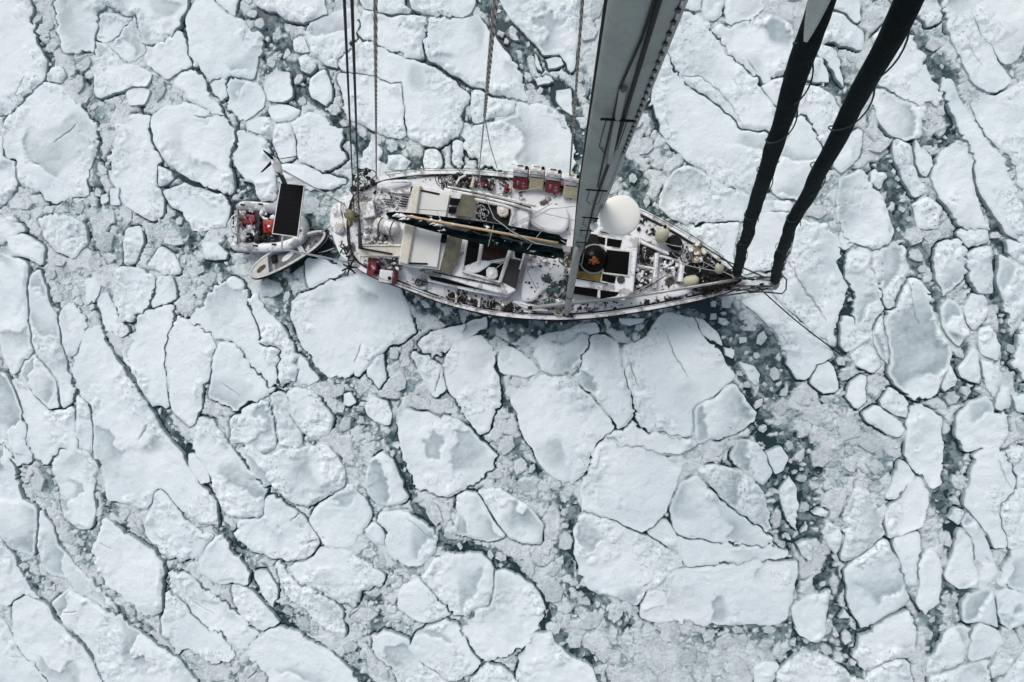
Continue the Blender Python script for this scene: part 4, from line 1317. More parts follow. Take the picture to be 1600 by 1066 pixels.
blocks.sort(key=lambda q: -q[2] * q[2] * q[3])
names = set()
alone = 0
BV, BF, BT, BW = [], [], [], []
FC = np.array([q[1] for q in FLOE_INFO])
FR = np.array([math.sqrt(q[2]) / 2 for q in FLOE_INFO])


def dir_word(dx, dy):
    a = math.degrees(math.atan2(dy, dx)) % 360
    return ['right of', 'up and right of', 'above', 'up and left of', 'left of', 'down and left of', 'below', 'down and right of'][int((a + 22.5) // 45) % 8]


def in_frame(bx, by):
    v = RQ.inverted() @ Vector((bx, by, 0.1 - H))
    px, py = 800 + FPX * v.x / -v.z, 533 - FPX * v.y / -v.z
    return 4 < px < 1596 and 4 < py < 1062


for b in blocks:
    v, f, tone, wet = block_geo(*b, crnd)
    lab = None
    if alone < 105 and b[2] > 0.15 and in_frame(b[0], b[1]):
        dv = np.hypot(FC[:, 0] - b[0], FC[:, 1] - b[1]) - FR
        for k in np.argsort(dv)[:4]:
            fl = FLOE_INFO[k][0]
            dw = dir_word(b[0] - FC[k][0], b[1] - FC[k][1])
            shape = 'narrow' if b[3] < .62 else ('oblong' if b[3] < .8 else 'stubby')
            cand = f'{shape} ice block {dw} the {fl}'
            if len(cand.split()) > 16:
                cand = f'{shape} ice block {dw} the {fl.split(",")[0]}'
            kk = (dw, fl)
            if kk not in names and len(cand.split()) <= 16:
                names.add(kk)
                lab = cand
                break
    if lab:
        alone += 1
        o = mesh_obj('ice_block', [(x + b[0], y + b[1], z) for x, y, z in v], f, CHUNK, None, False, {'tone': tone, 'wet': wet}, (b[0], b[1], 0))
        tag(o, lab, 'ice block', 'broken ice blocks lodged between the floes')
    else:
        k = len(BV)
        BV += [(x + b[0], y + b[1], z) for x, y, z in v]
        BF += [tuple(i + k for i in t) for t in f]
        BT += tone
        BW += wet
o = mesh_obj('brash_ice', BV, BF, CHUNK, None, False, {'tone': BT, 'wet': BW})
tag(o, kind='stuff', label='small broken brash ice crowding the leads between the floes')
# ------------------------------------------------------------------ the yacht
def px3(pts, z):
    return [tuple(P(x, y, z)[:2]) for x, y in pts]


def V3(*a):
    return Vector(a)


WHITE = paint('white_gelcoat', (0.70, 0.70, 0.68), 0.45, 0.15, 0.0, grime=0.18)
WHITES = paint('white_gelcoat_snowed', (0.52, 0.51, 0.49), 0.55, 0.3, 0.5, grime=0.5, scale=4.5)
CREAM = paint('cream_paint', (0.66, 0.63, 0.54), 0.5, 0.12, 0.1, grime=0.15)
PANEL = paint('pale_roof_panel', (0.67, 0.68, 0.65), 0.45, 0.05, 0.0, grime=0.06, scale=2)
DECKM = paint('deck_under_snow', (0.11, 0.095, 0.092), 0.7, 0.3, 0.60, grime=0.5, scale=3.6, bmp=0.03)
BLACK = paint('black_rubber', (0.008, 0.0085, 0.009), 0.6, 0.1, 0.0, grime=0.3, spec=0.2)
BLACKS = paint('black_frosted', (0.016, 0.017, 0.018), 0.6, 0.1, 0.22, grime=0.3, scale=5)
GLASS = paint('dark_glass', (0.006, 0.005, 0.005), 0.12, 0.05, 0.0, grime=0.3, spec=0.08, bmp=0)
BROWNG = paint('brown_tinted_glass', (0.016, 0.008, 0.006), 0.2, 0.05, 0.0, grime=0.3, spec=0.2, bmp=0)
KHAKI = paint('khaki_screen', (0.27, 0.25, 0.18), 0.45, 0.25, 0.0, grime=0.45, scale=3)
ALU = paint('grey_aluminium', (0.255, 0.29, 0.272), 0.5, 0.2, 0.0, metal=0.15, grime=0.28, scale=1.6, bmp=0.002)
STEEL = paint('stainless_tube', (0.42, 0.42, 0.42), 0.35, 0.1, 0.0, metal=0.6, grime=0.3)
DSTEEL = paint('dark_steel', (0.06, 0.062, 0.065), 0.45, 0.1, 0.0, metal=0.4, grime=0.3)
TEAL = paint('dark_teal_canvas', (0.0028, 0.0085, 0.0095), 0.8, 0.3, 0.0, grime=0.6, scale=2, bmp=0.03, spec=0.08)
TEALF = paint('teal_canvas_frosted', (0.004, 0.011, 0.014), 0.9, 0.3, 0.11, grime=0.5, scale=4, bmp=0.03, spec=0.05)
TAN = paint('tan_spar', (0.55, 0.40, 0.23), 0.5, 0.15, 0.12, grime=0.2)
RED = paint('red_plastic', (0.23, 0.03, 0.042), 0.5, 0.2, 0.28, grime=0.35)
REDB = paint('bright_red_plastic', (0.36, 0.014, 0.012), 0.35, 0.15, 0.1, grime=0.35)
CREAMP = paint('cream_plastic', (0.62, 0.56, 0.38), 0.45, 0.12, 0.1, grime=0.22)
SNOWM = paint('settled_snow', (0.80, 0.82, 0.84), 0.85, 0.05, 0.0, grime=0.08, scale=3, bmp=0.04)
GREYT = paint('grey_hypalon', (0.36, 0.38, 0.39), 0.6, 0.1, 0.45, grime=0.2, scale=2.5)
GREYF = paint('grey_grp', (0.17, 0.18, 0.185), 0.5, 0.12, 0.12, grime=0.4, scale=3)
DING = paint('white_dinghy_paint', (0.60, 0.61, 0.60), 0.5, 0.12, 0.15, grime=0.25)
OCHRE = paint('ochre_cover', (0.23, 0.16, 0.018), 0.55, 0.2, 0.0, grime=0.45)
KOWL = paint('khaki_cowl', (0.22, 0.20, 0.09), 0.5, 0.15, 0.25, grime=0.4)
RADW = paint('radome_white', (0.84, 0.85, 0.80), 0.45, 0.03, 0.0, grime=0.05, scale=1.5, bmp=0)
RUST = paint('rusty_brown', (0.16, 0.09, 0.05), 0.8, 0.2, 0.1, grime=0.5)
NETM = paint('grey_green_net', (0.085, 0.125, 0.125), 0.9, 0.3, 0.34, grime=0.5, scale=5, bmp=0.05)
LASH = paint('dark_lashing', (0.022, 0.017, 0.013), 0.85, 0.3, 0.20, grime=0.5, scale=7)
BROWNR = paint('brown_rope', (0.10, 0.075, 0.055), 0.9, 0.3, 0.25, grime=0.4)
LINEG = paint('pale_line', (0.40, 0.41, 0.40), 0.8, 0.1, 0.0, grime=0.25)
ROPE = rope_mat('laid_rope', (0.50, 0.46, 0.43), (0.10, 0.075, 0.065), 1)
ORANGE = paint('orange_glow', (0.20, 0.05, 0.005), 0.5, 0.2, 0.0, grime=0.3)

ZD = 1.42
yacht = empty('sailing_yacht', P(850, 385, 0))
tag(yacht, 'snow dusted white sailing yacht with grey mast and furled dark sails, stuck in the ice', 'yacht')

# hull-local axes
ST, BW_ = P(538, 364, 0), P(1168, 438, 0)
U = (BW_ - ST).normalized()
W_ = Vector((-U.y, U.x, 0))
LEN = (BW_ - ST).length


def hull_ring(z, kv, ku0, ku1, pts):
    out = []
    for p in pts:
        q = Vector((p[0], p[1], 0)) - ST
        u, v = q.dot(U), q.dot(W_)
        u = LEN / 2 + (u - LEN / 2) * (ku1 if u > LEN / 2 else ku0)
        r = ST + U * u + W_ * (v * kv)
        out.append((r.x, r.y, z))
    return out


gun = chaikin([tuple(q) for q in PN(HULL, 1.5)], True, 1)
n = len(gun)
hv, hf = [], []
for z, kv, k0, k1 in ((1.5, 1, 1, 1), (1.15, .995, .998, .985), (.7, .975, .99, .955), (.2, .93, .97, .92), (-.5, .75, .92, .84)):
    hv += hull_ring(z, kv, k0, k1, gun)
for r in range(4):
    for i in range(n):
        j = (i + 1) % n
        hf.append((r * n + i, (r + 1) * n + i, (r + 1) * n + j, r * n + j))
hf.append(tuple(4 * n + i for i in range(n)))
sgn = sum(gun[i - 1][0] * gun[i][1] - gun[i][0] * gun[i - 1][1] for i in range(n))
if sgn < 0:
    hf = [q[::-1] for q in hf]
    hf[-1] = hf[-1][::-1]
raw_mesh('hull', hv, hf, WHITE, yacht, True)
G2 = [Vector(q) for q in (gun if sgn > 0 else gun[::-1])]


def ring_band(d0_, d1_, z0, z1):
    a, b = inset(G2, d0_), inset(G2, d1_)
    m = len(a)
    v = [(p.x, p.y, z0) for p in a] + [(p.x, p.y, z1) for p in a] + [(p.x, p.y, z1) for p in b] + [(p.x, p.y, z0) for p in b]
    f = []
    for k in range(3):
        for i in range(m):
            j = (i + 1) % m
            f.append((k * m + i, k * m + j, (k + 1) * m + j, (k + 1) * m + i))
    return v, f


mb = MB()
mb.add(*ring_band(-0.02, 0.13, 1.44, 1.56))
mb.build('bulwark_cap', WHITES, yacht)
mb = MB()
o_ = inset(G2, -0.035)
mb.tube([(p.x, p.y, 1.38) for p in o_] + [(o_[0].x, o_[0].y, 1.38)], 0.035, 6)
mb.build('rub_rail', BLACK, yacht)
o_ = inset(G2, 0.17)
mb = MB()
mb.tube([(p.x, p.y, 1.47) for p in o_] + [(o_[0].x, o_[0].y, 1.47)], 0.026, 6)
mb.build('toe_rail_shadow', BLACKS, yacht)  # black tube draws the dark scupper and toe rail shadow line
# deck as a fine sheet with settled drifts
dk_in = inset(G2, 0.12)
gx, gy = np.meshgrid(np.arange(min(p.x for p in dk_in), max(p.x for p in dk_in), .09), np.arange(min(p.y for p in dk_in), max(p.y for p in dk_in), .09))
gx, gy = gx.ravel(), gy.ravel()
dpoly = np.array([(p.x, p.y) for p in dk_in])
k = inside(dpoly, gx, gy) & (seg_dist(gx, gy, dpoly, np.roll(dpoly, -1, 0)) > .05)
allp = np.concatenate([dpoly, np.stack([gx[k], gy[k]], 1)])
r = delaunay_2d_cdt([Vector(q) for q in allp.tolist()], [(i, (i + 1) % len(dpoly)) for i in range(len(dpoly))], [list(range(len(dpoly)))], 1, 1e-5)
dx2 = np.array([q[0] for q in r[0]])
dy2 = np.array([q[1] for q in r[0]])
dz2 = ZD + 0.03 * np.abs(fbm(N3, dx2, dy2, .5, 3)) + 0.02 * fbm(N1, dx2, dy2, 1.5, 2)
raw_mesh('deck', np.stack([dx2, dy2, dz2], 1), [tuple(q) for q in r[2]], DECKM, yacht, True)


def slab(name, pts, z1, th, mat, bev=0.03, parent=yacht, round_=0):
    p = px3(pts, z1)
    if round_:
        p = chaikin(p, True, round_)
    return MB().prism(p, z1 - th, z1, bev).build(name, mat, parent)


def bar(name, pts, z, r, mat, parent=yacht, n=8, zs=None):
    zz = zs or [z] * len(pts)
    return MB().tube([P(x, y, q) for (x, y), q in zip(pts, zz)], r, n).build(name, mat, parent)


def frame_of(name, pts, z, wid, th, mat, parent):
    """a closed frame (coaming) round an outline"""
    p = [Vector(q) for q in px3(pts, z)]
    if sum(p[i - 1].x * p[i].y - p[i].x * p[i - 1].y for i in range(len(p))) < 0:
        p = p[::-1]
    b = inset(p, wid)
    m = len(p)
    v = [(q.x, q.y, z - th) for q in p] + [(q.x, q.y, z) for q in p] + [(q.x, q.y, z) for q in b] + [(q.x, q.y, z - th) for q in b]
    f = [(k * m + i, k * m + (i + 1) % m, (k + 1) * m + (i + 1) % m, (k + 1) * m + i) for k in range(3) for i in range(m)]
    return MB().add(v, f).build(name, mat, parent)


def clutter(name, poly, z, cnt, mat, parent, r=(.05, .13), seed=1, hh=0.12):
    """heap of lumps inside an outline"""
    q = random.Random(seed)
    p = np.array(px3(poly, z))
    mb = MB()
    t = 0
    while t < cnt:
        x = q.uniform(p[:, 0].min(), p[:, 0].max())
        y = q.uniform(p[:, 1].min(), p[:, 1].max())
        if not inside(p, np.array([x]), np.array([y]))[0]:
            continue
        t += 1
        rr = q.uniform(*r)
        mb.blob((x, y, z + q.uniform(0, hh)), rr, q.randint(0, 999), (q.uniform(.6, 1.4), q.uniform(.6, 1.4), .6), .5, 1)
    o = mb.build(name, mat, parent, smooth=True)
    if name == 'deck_debris':
        o['kind'] = 'stuff'
    return o


def tangle(name, poly, z, cnt, mat, parent, r=0.018, seed=1, size=.22, hh=.15):
    """tangled loops of line inside an outline"""
    q = random.Random(seed)
    p = np.array(px3(poly, z))
    mb = MB()
    t = 0
    while t < cnt:
        x = q.uniform(p[:, 0].min(), p[:, 0].max())
        y = q.uniform(p[:, 1].min(), p[:, 1].max())
        if not inside(p, np.array([x]), np.array([y]))[0]:
            continue
        t += 1
        a0, sp_ = q.uniform(0, 6.28), q.uniform(2.5, 6.5)
        ra, rb = q.uniform(.4, 1) * size, q.uniform(.3, .9) * size
        th = q.uniform(0, 3.14)
        zz = z + q.uniform(0, hh)
        pts = []
        for i in range(9):
            s_ = a0 + sp_ * i / 8
            ex, ey = ra * math.cos(s_), rb * math.sin(s_)
            pts.append((x + ex * math.cos(th) - ey * math.sin(th), y + ex * math.sin(th) + ey * math.cos(th), zz + .04 * math.sin(3 * s_)))
        mb.tube(pts, r, 5)
    return mb.build(name, mat, parent, smooth=True)


# --- stern
slab('swim_platform', [(513, 338), (521, 317), (535, 306), (548, 303), (545, 350), (553, 412), (540, 409), (529, 397), (519, 372)], 1.0, .8, WHITES, .08, round_=1)
slab('stern_locker', [(560, 316), (583, 314), (586, 338), (566, 342)], 1.75, .35, WHITES, .04)
slab('teak_grating', [(604, 292), (642, 294), (640, 304), (603, 300)], 1.55, .1, paint('grey_timber', (.34, .33, .33), .8, .2, .3), .01)
for i in range(5):
    bar('grating_bar', [(628 - i * 1.5, 307 + i * 3.6), (639 - i, 309 + i * 3.6)], 1.52, .026, BLACK)
for i in range(3):
    bar('grating_bar', [(598 + i * 2, 311 + i * 4), (612 + i * 2, 313 + i * 4)], 1.52, .022, BLACKS)
# --- wheelhouse
wh = slab('wheelhouse', [(645, 289), (700, 298), (722, 303), (712, 340), (702, 385), (690, 424), (640, 417), (622, 413), (631, 350)], 2.28, .9, WHITE, .04)
slab('roof_panel', [(654, 295), (703, 304), (697, 335), (690, 372), (683, 418), (638, 412), (646, 350)], 2.37, .1, PANEL, .015)
slab('roof_bar', [(645, 288), (657, 290), (648, 352), (637, 413), (623, 411), (632, 352)], 2.50, .26, CREAM, .04)
slab('roof_slot', [(655, 295.5), (687, 302), (686, 305), (655, 298.5)], 2.385, .03, BLACK, 0)
slab('roof_slot', [(637, 410), (668, 411), (668, 414), (637, 413)], 2.385, .03, BLACK, 0)
bar('panel_seam', [(641, 326), (698, 330)], 2.375, .006, DSTEEL)
bar('roof_handrail', [(660, 420), (690, 423), (683, 428), (664, 426), (660, 420)], 2.32, .02, DSTEEL)
slab('vent_cowl', [(641, 291), (648, 290), (647, 299), (641, 299)], 2.4, .3, BLACK, .03, round_=1)
# sloping windscreen panes
for pts in ([(722, 304), (746, 309), (739, 340), (714, 336)], [(701, 367), (723, 371), (714, 412), (703, 431), (687, 421), (694, 395)]):
    zs = [2.42, 2.1, 2.1, 2.42] if len(pts) == 4 else [2.42, 2.1, 2.1, 2.05, 2.38, 2.42]
    top = [P(x, y, z) for (x, y), z in zip(pts, zs)]
    low = [q - Vector((0, 0, .05)) for q in top]
    m = len(pts)
    f = [tuple(range(m))[::-1], tuple(range(m, 2 * m))] + [(i, (i + 1) % m, m + (i + 1) % m, m + i) for i in range(m)]
    MB().add(top + low, f).build('windscreen_pane', KHAKI, yacht)
for pts in ([(704, 309), (720, 311), (714, 321), (702, 320)], [(702, 323), (714, 324), (711, 334), (700, 333)], [(690, 366), (699, 367), (696, 380), (688, 379)]):
    slab('roof_window', pts, 2.39, .05, GLASS, .0)
# --- after coachroof with skylights
slab('coachroof', [(720, 300), (745, 304), (800, 317), (830, 327), (824, 362), (818, 402), (806, 455), (792, 462), (741, 449), (688, 433), (690, 424), (702, 385), (712, 340)], 1.92, .5, WHITES, .05)
for pts, mt in (([(730, 369), (751, 373), (745, 408), (724, 416)], GLASS), ([(757, 374), (797, 383), (787, 410), (751, 406)], BROWNG),
                ([(752, 411), (788, 412), (779, 438), (735, 429), (733, 421)], GLASS),
                ([(803, 386), (818, 388), (815, 405), (805, 402)], GLASS), ([(797, 404), (816, 407), (806, 452), (783, 440)], paint('grey_hatch', (.016, .017, .019), .4, .1, .1, grime=.3))):
    slab('skylight', pts, 1.95, .06, mt, .012)
for pts, r_ in (([(731, 370), (722, 424)], .038), ([(754, 372), (748, 412)], .07), ([(800, 383), (781, 441)], .07), ([(822, 389), (812, 421)], .035), ([(722, 424), (781, 441)], .045)):
    bar('frame_bar', pts, 1.99, r_, WHITE)
for pts in ([(735, 411), (755, 407), (770, 409), (763, 416), (745, 428), (731, 425)], [(760, 408), (785, 404), (799, 402), (786, 409), (762, 412)]):
    slab('snow_patch', pts, 2.0, .08, SNOWM, .03, round_=2)
for c_ in ((768, 427), (785, 329)):
    slab('vent_cap', [(c_[0] - 9, c_[1] - 10), (c_[0] + 9, c_[1] - 9), (c_[0] + 9, c_[1] + 9), (c_[0] - 8, c_[1] + 9)], 2.16, .22, WHITE if c_[1] > 400 else CREAM, .04, round_=1)
    MB().lathe(P(c_[0], c_[1], 2.15), (0, 0, 1), [(.10, 0), (.10, .03), (.05, .05)], 14).build('vent_knob', CREAM if c_[1] < 400 else WHITES, yacht)
slab('companionway', [(748, 316), (798, 326), (795, 352), (742, 342)], 1.96, .06, BLACK, .01)
tangle('winch_gear', [(746, 322), (762, 326), (757, 345), (742, 342)], 1.98, 9, STEEL, yacht, .022, 3, .14)
mb = MB().tube([P(700, 303, 2.05), P(745, 312, 2.1), P(785, 321, 2.15), P(800, 326, 2.15), P(802, 335, 2.15), P(797, 352, 2.05)], .055, 8)
mb.build('guard_frame', WHITE, yacht)
for pts, r_ in (([(694, 296), (745, 306), (800, 319), (832, 329)], .05), ([(700, 292), (750, 301), (800, 312), (838, 323)], .035)):
    bar('cabin_handrail', pts, 2.0, r_, WHITES)
slab('side_window', [(700, 294.5), (752, 303.5), (800, 315), (830, 323), (829, 326), (800, 318.5), (750, 307), (699, 297.5)], 1.965, .06, BLACK, 0)
slab('side_window', [(670, 431), (700, 436), (740, 444), (772, 452), (770, 456), (735, 450), (698, 443), (673, 437)], 1.75, .25, GLASS, 0)
slab('cabin_side', [(664, 428), (700, 433), (778, 449), (800, 459), (793, 466), (740, 457), (690, 445), (668, 440)], 1.70, .3, WHITES, .03)
bar('cabin_handrail', [(676, 425), (730, 436), (782, 447)], 1.97, .022, BLACK)
# deck bins along both sides
for pts in ([(700, 459), (712, 462), (710, 473), (704, 470), (698, 466)], [(716, 461), (747, 469), (744, 478), (716, 472)], [(753, 467), (790, 475), (813, 480), (806, 489), (780, 483), (754, 479)]):
    clutter('lashed_bundle', pts, 1.48, 26, LASH, yacht, (.05, .10), int(pts[0][0]), .08)
for a in ((713.5, 460, 712, 475), (750, 466, 748, 480)):
    bar('bin_divider', [a[:2], a[2:]], 1.56, .05, WHITES)
for pts in ([(700, 276), (722, 275), (740, 281), (736, 290), (715, 291)], [(746, 281), (770, 285), (770, 295), (744, 292)]):
    clutter('lashed_bundle', pts, 1.5, 22, LASH, yacht, (.05, .11), int(pts[0][0]) + 1, .1)
bar('bin_divider', [(741, 277), (737, 293)], 1.62, .06, CREAM)
bar('bin_divider', [(728, 274), (718, 279), (713, 288)], 1.6, .05, WHITES)
clutter('red_bundle', [(746, 281), (762, 284), (759, 291), (745, 289)], 1.58, 6, RED, yacht, (.05, .09), 9, .05)
clutter('red_bundle', [(783, 289), (800, 292), (800, 299), (786, 297)], 1.55, 9, RED, yacht, (.05, .10), 19, .08)
tangle('deck_line', [(680, 283), (710, 276), (735, 276), (720, 295), (690, 298)], 1.55, 16, BLACKS, yacht, .016, 5, .25, .1)
# midship snow
for pts, z in (([(822, 327), (862, 318), (890, 324), (888, 360), (868, 366), (826, 352)], 1.72), ([(826, 405), (860, 398), (884, 408), (886, 440), (850, 452), (838, 470), (812, 474), (816, 430)], 1.66),
               ([(640, 437), (668, 443), (664, 456), (638, 446)], 1.6), ([(585, 282), (640, 278), (642, 290), (590, 300)], 1.58), ([(790, 465), (840, 478), (878, 480), (876, 489), (820, 486)], 1.56)):
    slab('snow_drift', pts, z, .25, SNOWM, .10, round_=2)
clutter('frosted_gear', [(815, 398), (850, 398), (858, 412), (822, 416)], 1.7, 12, WHITES, yacht, (.06, .13), 4, .12)
# --- forward cabin
slab('forward_cabin', [(898, 350), (945, 357), (999, 372), (994, 415), (990, 456), (976, 470), (938, 467), (890, 458), (893, 400)], 1.95, .55, WHITES, .06)
slab('deck_hatch', [(948, 390), (984, 394), (981, 430), (943, 425)], 2.03, .12, GLASS, .03)
frame_of('hatch_rim', [(945.5, 387.5), (986.5, 391.5), (983.5, 432.5), (940.5, 427.5)], 2.0, .055, .08, WHITE, yacht)
for pts in ([(949, 372), (972, 375.5), (969, 387), (948, 384)], [(934, 369), (946, 371.5), (945, 383), (934, 380)], [(941.5, 428), (962.5, 432), (960.5, 443), (940, 438.5)]):
    slab('roof_window', pts, 1.98, .06, GLASS, .01)
slab('ochre_hatch', [(901, 413), (941, 423), (938, 440), (898, 433)], 1.975, .06, OCHRE, .01)
slab('dark_well', [(905, 362), (934, 367), (938, 392), (945, 424), (905, 424), (900, 395)], 1.985, .06, BLACK, .01)
dome = MB().lathe(P(928, 405, 1.9), (0, 0, 1), [(.46, 0), (.46, .08), (.44, .2), (.38, .32), (.28, .41), (.15, .46), (.02, .48)], 28).build('observation_dome', GLASS, yacht, True)
MB().lathe(P(928, 405, 1.93), (0, 0, 1), [(.50, 0), (.52, .03), (.50, .06), (.45, .06)], 28).build('dome_rim', STEEL, yacht)
fb = MB()
for k, (x, y, r_) in enumerate(((925, 407, .07), (929, 404, .08), (932, 408, .06), (928, 410, .07), (927, 401, .035), (935, 411, .03), (921, 411, .03))):
    fb.blob(P(x, y, 2.36), r_, k, (1.2, .9, .4), .6, 2)
fb.build('dome_orange_glow', ORANGE, yacht, True)  # orange lumps stand in for the light inside the opaque dome
MB().lathe(P(970, 437, 1.94), (0, 0, 1), [(.13, 0), (.13, .06), (.1, .09), (.05, .09)], 14).build('mushroom_vent', DSTEEL, yacht)
for pts in ([(897, 447), (934, 452), (933, 465), (896, 459)], [(938, 453), (968, 457), (962, 463), (938, 467)]):
    slab('side_window', pts, 1.90 if False else 1.965, .25, GLASS, 0)
bar('cabin_handrail', [(880, 431), (912, 437), (950, 444)], 2.02, .02, BLACK)
bar('cabin_handrail', [(938, 362), (962, 368)], 2.02, .02, BLACK)
# --- foredeck
for pts, sd_ in (([(1000, 381), (1022, 386), (1022, 412), (1002, 413)], 1), ):
    clutter('lashed_bundle', pts, 1.5, 30, LASH, yacht, (.06, .12), sd_, .12)
for pts, sd_ in (([(994, 419), (1020, 424), (1014, 444), (992, 450)], 5), ([(1034, 403), (1058, 410), (1056, 432), (1032, 426)], 6)):
    clutter('frozen_gear', pts, 1.5, 26, LASH, yacht, (.04, .09), sd_, .1)
    clutter('snow_lump', pts, 1.53, 24, SNOWM, yacht, (.04, .09), sd_ + 50, .12)
for a, r_ in (((996, 415, 1022, 420), .045), ((1026, 396, 1022, 450), .09), ((1066, 408, 1062, 440), .11), ((1030, 400, 1064, 408), .05), ((991, 418, 988, 455), .05), ((1000, 378, 1062, 404), .06)):
    bar('deck_beam', [a[:2], a[2:]], 1.62, r_, WHITES)
for pts, sd_ in (([(1048, 366), (1062, 368), (1072, 388), (1058, 392), (1040, 380)], 2), ([(1044, 391), (1064, 396), (1062, 405), (1046, 402)], 3), ([(1072, 408), (1120, 408), (1150, 428), (1150, 444), (1090, 452), (1068, 440)], 4)):
    slab('black_tarp', pts, 1.72, .24, BLACK, .07, round_=1)
clutter('anchor_chain', [(1098, 425), (1152, 430), (1150, 446), (1100, 462), (1084, 452)], 1.62, 110, paint('rusty_chain', (.022, .015, .013), .8, .3, .07, grime=.5), yacht, (.04, .085), 8, .18)
tangle('deck_line', [(1060, 385), (1100, 395), (1150, 425), (1120, 430), (1070, 408)], 1.75, 9, STEEL, yacht, .012, 12, .34, .1)
tangle('deck_line', [(1070, 385), (1110, 400), (1150, 428), (1110, 440), (1070, 425)], 1.78, 9, BLACKS, yacht, .018, 14, .3, .1)
slab('snow_drift', [(1040, 452), (1080, 446), (1082, 458), (1045, 468)], 1.55, .2, SNOWM, .06, round_=2)
# windlass
wl = MB()
c_ = P(1089, 395, 1.85)
wl.obox(c_, U * .12, W_ * .1, (0, 0, .14), .03)
wl.tube([c_ - W_ * .28, c_ + W_ * .28], .08, 12)
wl.tube([c_ + W_ * .2, c_ + W_ * .34], .13, 12)
wl.tube([c_ - W_ * .2, c_ - W_ * .34], .13, 12)
wl.build('windlass', paint('ochre_bronze', (.25, .19, .08), .5, .2, .35, grime=.4), yacht)
for s_, (x, y) in zip((1, 2, 3), ((1080, 388), (1094, 404), (1100, 392))):
    slab('windlass_cover', [(x - 5, y - 7), (x + 4, y - 5), (x + 5, y + 6), (x - 4, y + 6)], 1.9, .2, WHITES, .04, round_=1)
# bowsprit and pulpit
sp = MB()
sp.tube([P(1150, 434, 1.75), P(1190, 436, 1.8), P(1205, 438, 1.8)], .05, 8)
sp.tube([P(1150, 446, 1.75), P(1188, 452, 1.8), P(1203, 451, 1.8)], .05, 8)
sp.tube([P(1205, 438, 1.8), P(1213, 441, 1.8), P(1216, 446, 1.8), P(1212, 451, 1.8), P(1203, 451, 1.8)], .05, 8)
sp.build('bowsprit', STEEL, yacht, True)
slab('bowsprit_tip', [(1204, 439), (1213, 441), (1216, 446), (1211, 451), (1204, 450)], 1.82, .07, paint('grey_casting', (.45, .46, .44), .5, .1, .3), .02, round_=1)
for (x, y) in ((1163, 436), (1176, 437), (1176, 449), (1190, 444)):
    MB().blob(P(x, y, 1.85), .05, int(x), (1.6, .8, 1), .3, 1).build('bow_fitting', BLACK, yacht)
for pts, z in (([(1125, 404), (1160, 418), (1196, 434), (1215, 432), (1224, 432), (1229, 437), (1228, 453), (1222, 459), (1190, 456), (1150, 452)], 2.3),
               ([(1152, 437), (1180, 433), (1200, 433)], 2.25), ([(1150, 455), (1185, 449), (1206, 447)], 2.1), ([(1155, 430), (1172, 437)], 2.3), ([(1120, 464), (1160, 458), (1200, 451)], 2.0), ([(1140, 447), (1200, 447)], 1.95), ([(1096, 384), (1132, 405), (1160, 433)], 2.4)):
    p = [P(x, y, z) for x, y in pts]
    MB().tube(p, .024, 7).build('pulpit_rail', DSTEEL, yacht, True)
for (x, y) in ((1160, 418), (1196, 434), (1190, 456), (1150, 452)):
    MB().tube([P(x, y, 2.3), P(x, y, 2.3) + Vector((-.15, 0, -.7))], .022, 6).build('stanchion', DSTEEL, yacht)
# lifelines and stanchions on both sides
ll = [i for i in range(len(G2))]
port = [(600, 436), (640, 449), (680, 464), (720, 476), (770, 487), (830, 493), (890, 494), (940, 490), (1000, 481), (1040, 474), (1080, 466), (1120, 458)]
star = [(610, 277), (660, 271), (720, 270), (790, 275), (850, 282), (900, 293), (960, 313), (1020, 341), (1075, 372), (1122, 404)]
for side in (port, star):
    for dz in (.32, .6):
        MB().tube([P(x, y, 1.5) + Vector((0, 0, dz)) for x, y in side], .009, 5).build('lifeline', DSTEEL, yacht)
    for x, y in side:
        MB().tube([P(x, y, 1.5), P(x, y, 1.5) + Vector((0, 0, .63))], .016, 6).build('stanchion', STEEL, yacht)

# --- mast (hollow wing section), boom, rigging
mb_ = P(900, 401, 1.4)
lean = Vector((0.0, 0.0, 1))
MT = 22.2


def mastp(z, a=0.0, b=0.0):
    """a along the boat, b to port (towards the viewer's side)"""
    return Vector((mb_.x, mb_.y, z)) + U * a - W_ * b


zs_ = [1.4, 2.2, 3.5, 6, 9, 12, 15, 18, 20, MT]
nn = 28
mv, mf = [], []
for z in zs_:
    ch = 0.145 + 0.098 * min(1, max(0, (z - 2) / 9))
    for k in range(nn):
        q = 2 * math.pi * k / nn
        cx, sx_ = math.cos(q), math.sin(q)
        xx = ch * math.copysign(abs(cx) ** .75, cx)
        yy = 0.15 * math.copysign(abs(sx_) ** .75, sx_) * (1 - .12 * cx)
        mv.append(mastp(z, xx, yy))
for r in range(len(zs_) - 1):
    for k in range(nn):
        k2 = (k + 1) % nn
        mf.append((r * nn + k, (r + 1) * nn + k, (r + 1) * nn + k2, r * nn + k2))
mf.append(tuple((len(zs_) - 1) * nn + k for k in range(nn)))
mast = raw_mesh('mast', mv, mf, ALU, yacht, True)
MB().tube([mastp(2.6, -.155, .02), mastp(6, -.19, .03), mastp(11, -.246, .03), mastp(MT, -.246, .03)], .017, 6).build('luff_groove', BLACK, mast)
